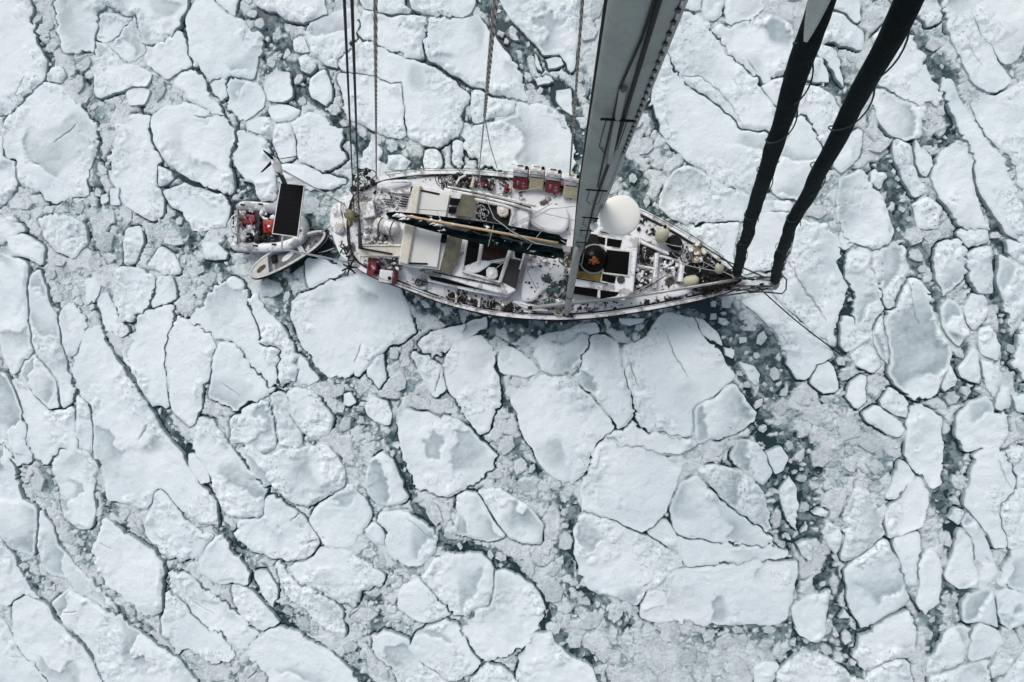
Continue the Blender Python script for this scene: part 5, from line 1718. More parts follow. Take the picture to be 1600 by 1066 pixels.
# sail track of slugs on the forward face
sl0 = MB().obox(mastp(13.5, .215, .10), U * .016, W_ * .01, (0, 0, .02)).build('track_slug', DSTEEL, mast)
for k in range(1, 50):
    c_ = sl0.copy()
    C.objects.link(c_)
    c_.location.z += k * .14
MB().tube([mastp(13.2, .23, .085), mastp(21.9, .23, .085)], .02, 6).build('sail_track', STEEL, mast)
MB().tube([mastp(9.5, .225, .11), mastp(14.5, .24, .10), mastp(20, .245, .08)], .012, 6).build('halyard', LINEG, mast)
MB().tube([mastp(2.5, .23, .1), mastp(7, .10, .168), mastp(11, .05, .165), mastp(14, .09, .16), mastp(17.5, .06, .165), mastp(MT, .04, .165)], .019, 6).build('halyard', BLACK, mast)
MB().tube([mastp(12.0, .02, .17), mastp(15.4, -.03, .17), mastp(16.2, .03, .17), mastp(18.0, .06, .17)], .011, 6).build('halyard', BLACK, mast)
MB().tube([mastp(13.3, .075, .17), mastp(15.4, .0, .175)], .034, 8).build('cable_conduit', ALU, mast)
for z, a in ((14.75, .02), (11.9, .02), (9.7, .05), (8.2, .05), (6.3, .03)):
    m_ = MB()
    m_.tube([mastp(z, a - .16, .20), mastp(z, a + .16, .19)], .013, 6)
    m_.tube([mastp(z, a - .10, .185), mastp(z - .9, a - .11, .172), mastp(z - 1.15, a - .02, .172)], .006, 5)
    m_.tube([mastp(z, a + .1, .185), mastp(z - .9, a + .10, .172), mastp(z - 1.15, a + .02, .172)], .006, 5)
    m_.build('mast_step', BLACK, mast)
m_ = MB()
for s_ in (1, -1):
    m_.tube([mastp(20.9, -.1, s_ * -.1), mastp(21.0, -.25, s_ * -2.6)], .05, 8)
m_.build('spreader', ALU, mast)
MB().lathe(mastp(2.0), (0, 0, 1), [(.30, 0), (.30, .06), (.24, .12)], 20).build('mast_collar', BLACK, mast)
tangle('halyard_coil', [(880, 398), (900, 400), (896, 416), (878, 412)], 2.3, 16, KOWL, yacht, .02, 22, .2, .4)
slab('gooseneck', [(878, 384), (893, 384), (892, 396), (880, 394)], 3.0, .25, STEEL, .03)
# radome and lamp on the fore side of the mast
rc = P(970, 335, 10.4)
rad = MB().lathe(rc - Vector((0, 0, .22)), (0, 0, 1), [(.15, -.1), (.33, -.08), (.358, .0), (.362, .10), (.355, .135), (.33, .15), (.18, .162), (.01, .166)], 40).build('radome', RADW, yacht, True)
rb = MB()
rb.tube([rc + Vector((0, 0, -.33)), mastp(rc.z - .4, .2, 0)], .05, 8)
rb.tube([rc + Vector((-.1, .05, -.3)), mastp(rc.z - .9, .2, 0)], .03, 8)
rb.obox(rc + Vector((0, 0, -.30)), U * .2, W_ * .15, (0, 0, .02))
rb.build('radome_bracket', WHITE, rad)
lp = P(928, 353, 9.2)
MB().lathe(lp, (0, 0, 1), [(.06, -.12), (.075, -.1), (.08, 0), (.07, .06), (.03, .09), (.005, .092)], 16).build('steaming_light', RADW, yacht, True)
MB().tube([lp - Vector((0, 0, .1)), mastp(lp.z - .15, .2, .05)], .03, 6).build('light_bracket', DSTEEL, yacht)

# boom with the open sail cover
BZ = 3.05
b0, b1 = P(884, 386, BZ), P(604, 334, BZ)
bd = (b1 - b0).normalized()
bn = Vector((-bd.y, bd.x, 0))        # to port side of the picture's lower edge
if bn.y > 0:
    bn = -bn
BL = (b1 - b0).length
boom = MB().tube([b0 + Vector((0, 0, -.18)), b1 + Vector((0, 0, -.18))], .10, 12).build('boom', ALU, yacht, True)
st_ = 40
prof = []
cv, cf, rows = [], [], 17
bq = random.Random(3)
for i in range(st_ + 1):
    s = i / st_
    up = 0.30 * (min(1, (1 - s) / .55) ** .6) + .01 * math.sin(9 * s)          # half width towards the picture's top
    dn = 0.40 * (min(1, (1 - s) / .60) ** .55) + .012 * math.sin(7 * s + 1)
    dp = 0.32 * (min(1, (1 - s) / .3) ** .5)
    if s < .04:
        up, dn = up * .7, dn * .8
    c_ = b0 + bd * (BL * s)
    for k in range(rows):
        t = k / (rows - 1) * 2 - 1
        wdt = t * (dn if t > 0 else up)
        full = (1 - s) ** .5
        edge = abs(t) ** 5
        z = -dp * (1 - abs(t) ** 2.2) + .16 * full * (1 - abs(t) ** 1.5) * (0.9 if s < .6 else .35)
        z += (.035 * math.sin(5.1 * s * BL + 3 * t) + .03 * N1(np.array([s * 22.]), np.array([t * 4.]))[0] * 1.6) * (1 - edge)
        cv.append(c_ + bn * wdt + Vector((0, 0, z)))
for i in range(st_):
    for k in range(rows - 1):
        a = i * rows + k
        cf.append((a, a + 1, a + rows + 1, a + rows))
cov = raw_mesh('sail_cover', cv, cf, TEALF, yacht, True)
so2 = cov.modifiers.new('thick', 'SOLIDIFY')
so2.thickness = .02
hem = MB()
for side in (0, rows - 1):
    hem.tube([cv[i * rows + side] for i in range(st_ + 1)], .03, 6)
hem.build('cover_hem', TEAL, cov, True)
MB().tube([b0 + bd * .25 - bn * .05 + Vector((0, 0, .18)), b0 + bd * (BL * .45) - bn * .04 + Vector((0, 0, .16)), b0 + bd * (BL * .88) - bn * .03 + Vector((0, 0, .1))], .042, 8).build('batten', TAN, cov, True)
fl_ = MB()                       # folds of the flaked mainsail lying in the cover
for k in range(46):
    s = bq.uniform(.05, .93)
    wd = .33 * (min(1, (1 - s) / .55) ** .6)
    c_ = b0 + bd * (BL * s) + bn * bq.uniform(-wd * .7, wd * .85) + Vector((0, 0, bq.uniform(-.02, .06)))
    l_ = bq.uniform(.2, .7)
    fl_.tube([c_ - bd * l_ * .5 + bn * bq.uniform(-.05, .05), c_ + Vector((0, 0, .05)), c_ + bd * l_ * .5 + bn * bq.uniform(-.05, .05)], [.01, bq.uniform(.035, .07), .01], 6)
fl_.build('sail_fold', TEALF, cov, True)
pl_ = MB()
for k in range(16):
    s = bq.uniform(.62, .95)
    wd = .30 * (min(1, (1 - s) / .55) ** .6)
    c_ = b0 + bd * (BL * s) + bn * bq.uniform(-wd * .6, wd * .8) + Vector((0, 0, bq.uniform(0, .07)))
    l_ = bq.uniform(.2, .5)
    pl_.tube([c_ - bd * l_ * .5, c_ + Vector((0, 0, .04)), c_ + bd * l_ * .5 + bn * .06], [.01, bq.uniform(.03, .06), .01], 6)
pl_.build('snow_in_fold', SNOWM, cov, True)
for a, b in (((690, 346), (683, 331)), ((690, 348), (686, 366)), ((771, 352), (763, 385)), ((846, 361), (824, 390))):
    MB().tube([P(a[0], a[1], BZ + .2), P(b[0], b[1], BZ + .02)], .012, 5).build('cover_tie', LINEG, cov)

MH = 21.55


def stay(name, a, za, top, r, mat, mid=None, **kw):
    A_ = P(a[0], a[1], za)
    pts = [A_ + (top - A_) * (k / 24) for k in range(25)]
    return MB().tube(pts, r, 8, **kw).build(name, mat, yacht, True)


def top_at(h):
    return mastp(H + h)


stay('backstay', (553, 332), 1.5, top_at(1.57), .013, BLACK)
stay('backstay', (563, 388), 1.6, top_at(1.54), .012, BLACK)
# heavy lower leg of the second backstay with its tensioner
A_ = P(563, 388, 1.6)
T_ = top_at(1.54)
MB().tube([A_, A_ + (T_ - A_) * .12, A_ + (T_ - A_) * .30], [.075, .06, .02], 8).build('backstay_tensioner', BLACK, yacht)
rp = MB()


def laid(a, za, top, r, twist):
    A2 = P(a[0], a[1], za)
    L_ = (top - A2).length
    m = int(L_ / .05)
    return MB().tube([A2 + (top - A2) * (k / m) for k in range(m + 1)], r, 9, True, twist, 3)


laid((588, 279), 1.5, top_at(1.5), .021, 26).build('running_backstay', ROPE, yacht, True)
TB = P(757, 182, 9.5)
tp = top_at(1.9)
m = int((tp - TB).length / .04)
MB().tube([TB + (tp - TB) * (k / m) for k in range(m + 1)], .030, 10, True, 26, 3).build('topping_lift', ROPE, yacht, True)
MB().tube([TB, P(748, 272, 3.6), P(751, 292, 3.4), P(772, 341, 3.3), P(800, 362, 3.3), P(836, 380, 3.2), P(879, 388, 3.1)], .017, 6).build('lazy_jack', LINEG, yacht, True)
MB().tube([TB, P(766, 228, 6), P(777, 263, 2.6)], .013, 6).build('lazy_jack', LINEG, yacht, True)
fh = P(890, 277, 1.6)
laid((890, 277), 1.6, Vector((fh.x + .02, fh.y, 20.9)), .027, 26).build('flag_halyard', ROPE, yacht, True)
for a, b, za, zb in (((798, 320), (905, 346), 2.2, 4), ((824, 345), (860, 326), 2.2, 2.8), ((860, 326), (905, 321), 2.8, 3.6), ((826, 342), (884, 380), 2.2, 3.2), ((800, 352), (862, 318), 2.0, 2.2), ((800, 300), (846, 292), 2.2, 2.3),
                     ((822, 420), (838, 452), 2.2, 1.7), ((748, 441), (800, 398), 2.0, 2.4), ((1000, 372), (1040, 392), 2.0, 1.9), ((915, 360), (902, 420), 6, 1.9), ((918, 366), (908, 418), 5.6, 1.9),
                     ((905, 372), (925, 345), 5, 8.6), ((990, 458), (1050, 425), 1.8, 1.8), ((1010, 450), (1062, 418), 1.8, 1.8), ((1036, 379), (1066, 386), 1.9, 1.9), ((1086, 402), (1150, 434), 2.0, 2.1), ((1062, 412), (1120, 424), 2.0, 2.1)):
    p0, p1 = P(a[0], a[1], za), P(b[0], b[1], zb)
    md = (p0 + p1) / 2 + Vector((0, 0, -.12))
    MB().tube([p0, md, p1], .014, 5).build('deck_line', LINEG if rnd.random() < .7 else BLACK, yacht)


# furled headsails
def furled(name, a, za, h, rb, rt, seed, mat, sag):
    A2, T2 = P(a[0], a[1], za), top_at(h)
    t_ = (T2 - A2).normalized()
    x = t_.orthogonal().normalized()
    y = t_.cross(x)
    v, f = [], []
    m, nn2 = 110, 22
    ns = Noise(seed)
    for i in range(m + 1):
        s = i / m
        rr = (rb * (1 - s) + rt * s) * min(1, .55 + s * 14)
        for k in range(nn2):
            q = 2 * math.pi * k / nn2
            wrap = q + s * 34
            w_ = 1 + .10 * ((wrap / (2 * math.pi)) % 1.0) + .05 * ns(np.array([s * 38]), np.array([3.0]))[0] + .05 * ns(np.array([s * 90]), np.array([k * .7]))[0]
            c_ = A2 + (T2 - A2) * s + V3(-sag * math.sin(math.pi * min(1, s / .75)), 0, -sag * .3 * math.sin(math.pi * s)) + x * (.018 * ns(np.array([s * 20]), np.array([9.]))[0]) + y * (.018 * ns(np.array([s * 20]), np.array([29.]))[0])
            v.append(c_ + (x * math.cos(q) + y * math.sin(q)) * rr * w_)
    for i in range(m):
        for k in range(nn2):
            k2 = (k + 1) % nn2
            f.append((i * nn2 + k, i * nn2 + k2, (i + 1) * nn2 + k2, (i + 1) * nn2 + k))
    f.append(tuple(range(nn2))[::-1])
    f.append(tuple(m * nn2 + k for k in range(nn2)))
    o = raw_mesh(name, v, f, mat, yacht, True)
    return o, A2, T2


s1, A1, T1 = furled('furled_sail', (1151, 430), 1.95, .18, .14, .060, 21, TEAL, .05)
s2, A2, T2 = furled('furled_sail', (1211, 442), 1.95, 1.08, .14, .050, 22, TEAL, .17)
for s_, A_, T_ in ((s1, A1, T1), (s2, A2, T2)):
    MB().lathe(A_ - (T_ - A_).normalized() * .1, (T_ - A_), [(.07, -.1), (.15, -.08), (.15, .02), (.09, .06)], 14).build('furling_drum', STEEL, s_)
for s_, A_, T_, sg in ((s1, A1, T1, .05), (s2, A2, T2, .17)):      # sheets wound round the furled cloth
    for s0 in (.06, .2, .33, .45, .57, .66, .73):
        tn = (T_ - A_).normalized()
        x = tn.orthogonal().normalized()
        y = tn.cross(x)
        pts = []
        for i in range(19):
            s = s0 + .05 * i / 18
            an = i / 18 * 5.2 + s0 * 40
            rr = ((.15 * (1 - s) + .063 * s) * 1.13 + .006)
            pts.append(A_ + (T_ - A_) * s + V3(-sg * math.sin(math.pi * min(1, s / .75)), 0, -sg * .3 * math.sin(math.pi * s)) + (x * math.cos(an) + y * math.sin(an)) * rr)
        MB().tube(pts, .007, 5).build('sheet_wrap', paint('teal_sheet', (.025, .06, .062), .8, .2, 0, grime=.4), s_, True)
# the pale leech showing at the head of the inner sail
t_ = (T1 - A1)
side = Vector((-1, 0, 0))
lv, lf = [], []
for i, s in enumerate((.784, .789, .795, .802, .81, .83, .87, .92, .999)):
    c_ = A1 + t_ * s + V3(-.05 * math.sin(math.pi * min(1, s / .75)), 0, -.015 * math.sin(math.pi * s))
    vd = (Vector((0, 0, H)) - c_)
    tn = t_.normalized()
    vd = (vd - tn * vd.dot(tn)).normalized()
    xx = tn.cross(vd).normalized()
    if xx.x > 0:
        xx = -xx
    a1 = .12 + .75 * min(1, i / 5)
    for q in (-1, -.5, 0, .5, 1):
        an = .22 + q * a1 * .9
        lv.append(c_ + (vd * math.cos(an) + xx * math.sin(an)) * .107)
for i in range(8):
    for k in range(4):
        a = i * 5 + k
        lf.append((a, a + 1, a + 6, a + 5))
le = raw_mesh('pale_leech', lv, lf, paint('pale_sailcloth', (.42, .45, .44), .7, .1, 0, grime=.15), s1, True)
sm = le.modifiers.new('thick', 'SOLIDIFY')
sm.thickness = .006

# --- stern gantry: two poles carrying the solar panel, and the wind generator on its own pole
PZ = 5.6
pc = [(438, 285), (476, 289), (465.5, 371), (424.5, 365.5)]
pan3 = [P(x, y, PZ) for x, y in pc]
pan = MB().prism([(p.x, p.y) for p in pan3], PZ - .05, PZ, 0).build('solar_panel', paint('panel_frame', (.62, .63, .63), .4, .05, 0, metal=.3), yacht)


def bil(u, v, z):
    a = pan3[0] * (1 - u) + pan3[1] * u
    b = pan3[3] * (1 - u) + pan3[2] * u
    p = a * (1 - v) + b * v
    return Vector((p.x, p.y, z))


CELL = paint('solar_cell', (.0025, .003, .0045), .45, .05, 0, grime=.3, spec=.08, bmp=0)
base_me = None
e = .045
for r in range(11):
    for c in range(4):
        u0, u1 = e + (1 - 2 * e) * (c + .02) / 4, e + (1 - 2 * e) * (c + .98) / 4
        v0, v1 = .022 + .956 * (r + .035) / 11, .022 + .956 * (r + .965) / 11
        MB().prism([tuple(bil(u, v, 0)[:2]) for u, v in ((u0, v0), (u1, v0), (u1, v1), (u0, v1))], PZ, PZ + .005, 0).build('cell', CELL, pan)
MB().prism([tuple(bil(u, v, 0)[:2]) for u, v in ((.035, .016), (.965, .016), (.965, .984), (.035, .984))], PZ, PZ + .002, 0).build('cell_backing', paint('panel_backing', (.011, .012, .015), .5, .05, 0, spec=.08, bmp=0), pan)
POLE = paint('pale_pole', (.66, .67, .66), .45, .08, 0, metal=.1, grime=.12)
wt = P(434, 262, 6.2)
MB().tube([P(541, 321, 1.4), wt], .028, 8).build('generator_pole', POLE, yacht)
MB().tube([P(549, 411, 1.4), P(440, 389, 5.3)], .03, 8).build('gantry_pole', POLE, yacht)
MB().tube([P(440, 389, 5.3), P(441, 376, 5.5), bil(.4, .99, PZ - .04)], .026, 8).build('gantry_pole', POLE, yacht)
MB().tube([bil(.98, .02, PZ - .05), wt + (P(541, 321, 1.4) - wt) * .12], .018, 8).build('gantry_pole', POLE, yacht)
gd = Vector((.42, -.90, .05)).normalized()          # the generator's shaft
gn = MB()
gn.lathe(wt - gd * .18, gd, [(.03, -.1), (.09, -.05), (.115, .05), (.11, .2), (.07, .34), (.03, .42)], 16)
gen = gn.build('wind_generator', paint('generator_grey', (.55, .57, .54), .5, .1, .3), yacht, True)
tl = MB()
q0 = wt + gd * .22
tl.obox(q0 + gd * .12, gd * .16, Vector((0, 0, 1)) * .14, gd.cross(Vector((0, 0, 1))) * .012)
tl.build('tail_fin', BLACK, gen)
hb = wt - gd * .24
pxv = gd.cross(Vector((0, 0, 1))).normalized()
pyv = pxv.cross(gd).normalized()
for k in range(3):
    a = math.radians(97 + 120 * k)
    dr = pxv * math.cos(a) + pyv * math.sin(a)
    nr_ = gd.cross(dr)
    v = []
    for s, c in ((.05, .02), (.15, .04), (.35, .03), (.62, .016)):
        tw = math.radians(28 - 30 * s)
        ch = nr_ * math.cos(tw) + gd * math.sin(tw)
        v += [hb + dr * s - ch * c, hb + dr * s + ch * c, hb + dr * s + ch * c + gd * .012, hb + dr * s - ch * c + gd * .012]
    f = [(0, 1, 2, 3)[::-1], (12, 13, 14, 15)]
    for i in range(3):
        for q in range(4):
            f.append((i * 4 + q, i * 4 + (q + 1) % 4, i * 4 + 4 + (q + 1) % 4, i * 4 + 4 + q))
    MB().add(v, f).build('blade', BLACK, gen)
# starboard stern fittings: cleat horns, loops, cables
tangle('stern_cable', [(555, 262), (582, 266), (596, 284), (575, 300), (552, 300)], 1.6, 9, BLACKS, yacht, .016, 31, .24, .15)
clutter('stern_gear', [(552, 264), (580, 268), (594, 284), (575, 298), (550, 298)], 1.5, 24, LASH, yacht, (.04, .10), 32, .15)
tangle('stern_line', [(548, 300), (575, 300), (575, 330), (556, 334)], 1.5, 20, LINEG, yacht, .018, 33, .18, .2)
tangle('stern_line', [(578, 316), (598, 316), (592, 336), (574, 336)], 1.5, 10, paint('lilac_rope', (.42, .42, .48), .9, .2, .2), yacht, .02, 35, .16, .1)
clutter('stern_gear', [(560, 352), (584, 352), (604, 372), (622, 382), (566, 384)], 1.5, 26, WHITES, yacht, (.05, .12), 41, .15)
clutter('engine_part', [(592, 398), (624, 404), (624, 422), (606, 424), (590, 414)], 1.6, 26, paint('oily_grey', (.06, .06, .06), .5, .3, .35, metal=.3, grime=.5), yacht, (.05, .12), 43, .2)
tangle('chain_loop', [(650, 432), (668, 436), (664, 448), (652, 446)], 1.62, 9, DSTEEL, yacht, .012, 45, .12, .03)
bl = MB()
for k in range(7):
    a = k * .9
    c_ = P(546, 418, 1.6)
    bl.tube([c_, c_ + Vector((.28 * math.cos(a), .28 * math.sin(a), .1 * math.sin(2 * a)))], .03, 6)
bl.blob(c_, .10, 4)
bl.build('stern_cleat', BLACK, yacht)
tangle('stern_cable', [(534, 380), (548, 384), (552, 404), (540, 402)], 1.5, 12, BLACKS, yacht, .022, 47, .16, .2)
# scattered frozen gear, dirt and lines that break up the snow on deck
for pts, n_, m_, r_ in (([(556, 300), (600, 285), (640, 300), (628, 345), (600, 345), (560, 345)], 60, LASH, (.015, .05)), ([(556, 352), (600, 372), (622, 384), (560, 384)], 40, LASH, (.015, .05)),
                        ([(560, 402), (620, 405), (660, 440), (650, 452), (600, 436)], 40, LASH, (.012, .04)), ([(650, 272), (720, 270), (800, 276), (798, 300), (740, 296), (690, 290)], 60, LASH, (.015, .05)),
                        ([(800, 305), (890, 320), (888, 345), (820, 340)], 18, LASH, (.01, .03)), ([(680, 450), (740, 470), (830, 490), (890, 490), (880, 480), (800, 470)], 60, LASH, (.012, .05)),
                        ([(1000, 470), (1060, 460), (1090, 455), (1080, 466), (1010, 480)], 50, LASH, (.02, .06)), ([(900, 470), (990, 472), (990, 482), (900, 490)], 40, LASH, (.012, .05)),
                        ([(960, 318), (1010, 342), (1040, 360), (1030, 372), (1000, 362)], 40, LASH, (.02, .06)), ([(1000, 376), (1066, 404), (1060, 448), (992, 450)], 60, LASH, (.015, .05)),
                        ([(815, 398), (890, 410), (880, 470), (820, 470)], 45, LASH, (.015, .05)), ([(1050, 372), (1120, 408), (1140, 430), (1085, 420)], 50, LASH, (.02, .07))):
    clutter('deck_debris', pts, 1.46 if pts[0][0] != 815 else 1.66, n_, m_, yacht, r_, n_ + int(pts[0][0]), .03)
for pts, n_ in (([(560, 290), (620, 280), (640, 300), (600, 340), (556, 340)], 8), ([(690, 276), (790, 278), (796, 300), (700, 292)], 8), ([(820, 400), (888, 400), (880, 480), (815, 470)], 9),
                ([(1000, 380), (1070, 400), (1060, 450), (995, 455)], 8), ([(640, 440), (720, 465), (830, 488), (820, 478), (700, 450)], 8)):
    tangle('loose_line', pts, 1.5, n_, LINEG if n_ == 8 else BLACKS, yacht, .013, n_ + int(pts[0][0]), .4, .15)
# ------------------------------------------------------------------ things lying on, in and around the yacht
def thing_mesh(o, label, cat, group=None):
    return tag(o, label, cat, group)


# jerry cans along the starboard rail
def jerry_can(c, yaw, lean_, mat, label):
    t = empty('jerry_can', c)
    tag(t, label, 'jerry can', 'jerry cans along the starboard rail')
    R = Matrix.Rotation(yaw, 3, 'Z') @ Matrix.Rotation(lean_, 3, 'X')
    ax, ay, az = R @ V3(1, 0, 0), R @ V3(0, 1, 0), R @ V3(0, 0, 1)
    c = Vector(c) + az * .36
    MB().obox(c, ax * .255, ay * .15, az * .36, .05).build('body', mat, t, True)
    h = MB()
    h.tube([c + az * .36 - ax * .16 + ay * .02, c + az * .43 - ax * .12 + ay * .02, c + az * .43 + ax * .04 + ay * .02, c + az * .36 + ax * .08 + ay * .02], .022, 8)
    h.build('handle', mat, t, True)
    MB().lathe(c + az * .35 + ax * .17, az, [(.055, 0), (.055, .07), (.045, .085)], 14).build('cap', BLACK, t)
    m = MB()                                       # dark moulded recess across the near face
    m.obox(c - ay * .152 + az * .12, ax * .2, ay * .012, az * .022, .008)
    m.build('recess', BLACK, t)
    s = MB()
    s.obox(c + az * .37 + ay * .0 - ax * .06, ax * .19, ay * .15, az * .03, .025)
    s.obox(c + ay * .0 - ay * .155 + az * .25, ax * .24, ay * .02, az * .12, .018)
    s.build('snow_cap', paint('thin_snow', (.66, .67, .67), .8, .25, .3, grime=.45, scale=9), t, True)
    return t


for (x, y), m, lab in (((813, 289), RED, 'red jerry can capped with snow, the one nearest the stern'), ((838, 290), CREAMP, 'cream jerry can standing between two red ones'),
                       ((863, 295), RED, 'red jerry can between two cream ones, by the starboard rail'), ((891, 303), CREAMP, 'cream jerry can half hidden beside the grey mast')):
    jerry_can(P(x, y + 4, 1.5), math.radians(-8), math.radians(-48), m, lab)

# red and white canisters on the port quarter
t = empty('red_canister', P(582, 418, 1.45))
tag(t, 'dark red fuel canister lying at the port stern corner', 'canister')
MB().obox(P(583, 417, 1.62), U * .17, W_ * .32, (0, 0, .16), .05).build('body', RED, t, True)
MB().tube([P(577, 410, 1.8), P(575, 416, 1.86), P(577, 422, 1.8)], .022, 7).build('handle', RED, t, True)
MB().lathe(P(586, 426, 1.77), (0, 0, 1), [(.06, 0), (.06, .05), (.045, .06)], 12).build('cap', BLACK, t)
t = empty('white_canister', P(607, 433, 1.45))
tag(t, 'snowy canister with a round black cap and a red end, port quarter', 'canister')
MB().obox(P(607, 433, 1.66), U * .30, W_ * .24, (0, 0, .19), .07).build('body', RED, t, True)
MB().obox(P(603, 432, 1.84), U * .235, W_ * .22, (0, 0, .035), .03).build('snow_cap', SNOWM, t, True)
MB().lathe(P(609, 435, 1.87), (0, 0, 1), [(.062, 0), (.062, .05), (.05, .06)], 14).build('cap', BLACK, t)
# life raft canister
t = empty('raft_canister', P(604, 355, 1.45))
tag(t, 'white rounded life raft canister on the aft deck below the boom end', 'life raft')
c_ = P(605, 355, 1.75)
ax = (P(622, 360, 1.75) - P(588, 350, 1.75)).normalized()
MB().lathe(c_ - ax * .46, ax, [(.02, 0), (.17, .015), (.24, .08), (.27, .2), (.275, .45), (.27, .72), (.24, .84), (.17, .90), (.02, .92)], 22).build('shell', WHITES, t, True)
for k in (-.22, .22):
    MB().lathe(c_ + ax * (k - .02), ax, [(.278, 0), (.285, .005), (.285, .035), (.278, .04)], 22).build('strap', DSTEEL, t)
# gangway plank
t = empty('gangplank', P(595, 393, 1.5))
tag(t, 'cream gangplank lying across the aft deck with a black pole on it', 'gangplank')
MB().prism(px3([(560, 383), (628, 381), (627, 402), (562, 402)], 1.98), 1.90, 1.98, .015).build('board', CREAM, t)
MB().tube([P(563, 388, 2.03), P(613, 397, 2.03)], .03, 8).build('pole', BLACK, t)
for y in (384.5, 400):
    MB().tube([P(562, y - .5, 2.0), P(626, y, 2.0)], .022, 6).build('edge_strip', WHITES, t)
# outboard motor on the stern rail
t = empty('outboard_motor', P(541, 338, 1.0))
tag(t, 'khaki outboard motor clamped on the stern beside the swim platform', 'outboard motor')
MB().prism(chaikin(px3([(536, 324), (551, 328), (553, 341), (546, 344), (535, 339)], 2.1), True, 1), 1.55, 2.1, .08).build('cowl', KOWL, t, True)
MB().tube([P(542, 335, 1.6), P(541, 335, .5)], .07, 8).build('shaft', BLACK, t)
MB().tube([P(548, 340, 1.95), P(562, 337, 1.95)], .025, 6).build('tiller', BLACK, t)
MB().tube([P(532, 327, 2.05), P(536, 341, 2.05)], .015, 6).build('strap', BLACK, t)
MB().prism(chaikin(px3([(526, 316), (538, 312), (538, 338), (526, 336)], 1.35), True, 2), 1.0, 1.35, .12).build('snow_cap', SNOWM, t, True)
# white fender drum on the swim platform
t = MB().lathe(P(540, 362, 1.05), (0, 0, 1), [(.12, 0), (.2, .03), (.215, .1), (.215, .55), (.19, .62), (.1, .65), (.02, .655)], 22).build('water_drum', WHITES, None, True, P(540, 362, 1.05))
tag(t, 'round white drum standing on the swim platform at the stern', 'drum')
t = MB().prism(chaikin(px3([(533, 346), (548, 343), (551, 352), (538, 356)], 1.5), True, 1), 1.05, 1.5, .06).build('khaki_bag', KOWL, None, True, P(541, 350, 1.0))
tag(t, 'small khaki bag squeezed between motor and white drum', 'bag')


# buoys
def buoy(px, py, z, r, tilt, label, squash=1.25):
    c = P(px, py, z)
    t = empty('buoy', c)
    tag(t, label, 'buoy', 'cream buoys on the foredeck')
    ax = Vector(tilt).normalized()
    MB().lathe(c - ax * r * squash, ax, [(r * .05, 0), (r * .55, .12 * r), (r * .9, .55 * r), (r, 1.1 * r * squash), (r * .92, 1.7 * r * squash), (r * .5, 2.05 * r * squash), (r * .12, 2.15 * r * squash)], 18).build('body', paint('cream_buoy', (.50, .48, .36), .5, .12, .2, grime=.25), t, True)
    MB().lathe(c + ax * r * squash * 1.08, ax, [(r * .22, 0), (r * .25, .08), (r * .1, .12)], 10).build('eye', BLACK, t)


buoy(1034, 368, 1.85, .22, (.15, .6, .6), 'large cream buoy by the starboard rail forward of the radome')
buoy(1124, 420, 1.95, .15, (-.1, .5, .5), 'small cream buoy lying by the foot of the inner furled sail')
buoy(1079, 439, 1.75, .19, (.9, .1, .3), 'pale yellowish buoy resting by the port rail at the bow')
# net heap and coils
t = MB()
q = random.Random(5)
for k in range(26):
    x, y = q.gauss(866, 9), q.gauss(448, 12)
    t.blob(P(x, y, 1.5 + q.uniform(0, .15)), q.uniform(.08, .2), k, (1.2, 1, .5), .5, 2)
t = t.build('net_heap', NETM, None, True, P(866, 448, 1.45))
tag(t, 'frosted grey green heap of netting on the side deck aft of the leaning pole', 'net')


def coil(px, py, z, r, mat, label, turns=7, seed=1):
    q = random.Random(seed)
    m = MB()
    c = P(px, py, z)
    pts = []
    for i in range(turns * 14):
        a = i / 14 * 2 * math.pi
        rr = r * q.uniform(.82, 1.08)
        pts.append(c + V3(rr * math.cos(a), rr * .8 * math.sin(a), .012 * i / 14 * 1.2 + q.uniform(0, .02)))
    m.tube(pts, .016, 5)
    o = m.build('rope_coil', mat, None, True, c)
    tag(o, label, 'rope', 'coils of rope on deck')


coil(873, 487, 1.6, .17, paint('cream_rope', (.48, .46, .34), .9, .2, .1), 'cream rope coil at the foot of the leaning pole', 6, 2)
coil(830, 396, 1.75, .15, LINEG, 'grey coil of line hanging by the after coachroof edge', 5, 3)
coil(655, 442, 1.62, .14, DSTEEL, 'thin dark coil of wire on the port side deck', 4, 4)
# spars
t = empty('leaning_pole', P(885, 491, 1.5))
tag(t, 'long grey pole leaning from the port rail up to the mast', 'pole')
pa, pb = P(885, 492, 1.5), Vector(mastp(5.6, -.05, .26))
MB().tube([pa, pa + (pb - pa) * .08, pa + (pb - pa) * .9, pb], [.085, .11, .11, .08], 14).build('tube', paint('grey_pole', (.30, .305, .30), .5, .1, 0, metal=.15, grime=.2, scale=2), t, True)
MB().obox(P(888, 493.5, 1.58), U * .17, W_ * .05, (0, 0, .06), .02).build('foot', BLACK, t)
MB().lathe(pa + (pb - pa) * .33, pb - pa, [(.112, 0), (.12, .01), (.12, .05), (.112, .06)], 14).build('band', BLACK, t)
t = empty('stowed_spar', P(980, 466, 1.9))
tag(t, 'long pale spar stowed along the port rail from midship to the bow', 'spar')
MB().tube([P(829, 481, 1.85), P(880, 475, 1.88), P(985, 464, 1.9)], .065, 12).build('outer_tube', paint('grey_pole', (.30, .305, .30)), t, True)
MB().tube([P(985, 464, 1.9), P(1060, 452, 1.95), P(1120, 442, 2.0), P(1152, 437, 2.05)], .05, 12).build('inner_tube', STEEL, t, True)
MB().lathe(P(829, 481, 1.85), (-1, -.05, 0), [(.07, -.06), (.075, 0), (.05, .08), (.02, .1)], 12).build('end_fitting', BLACK, t)
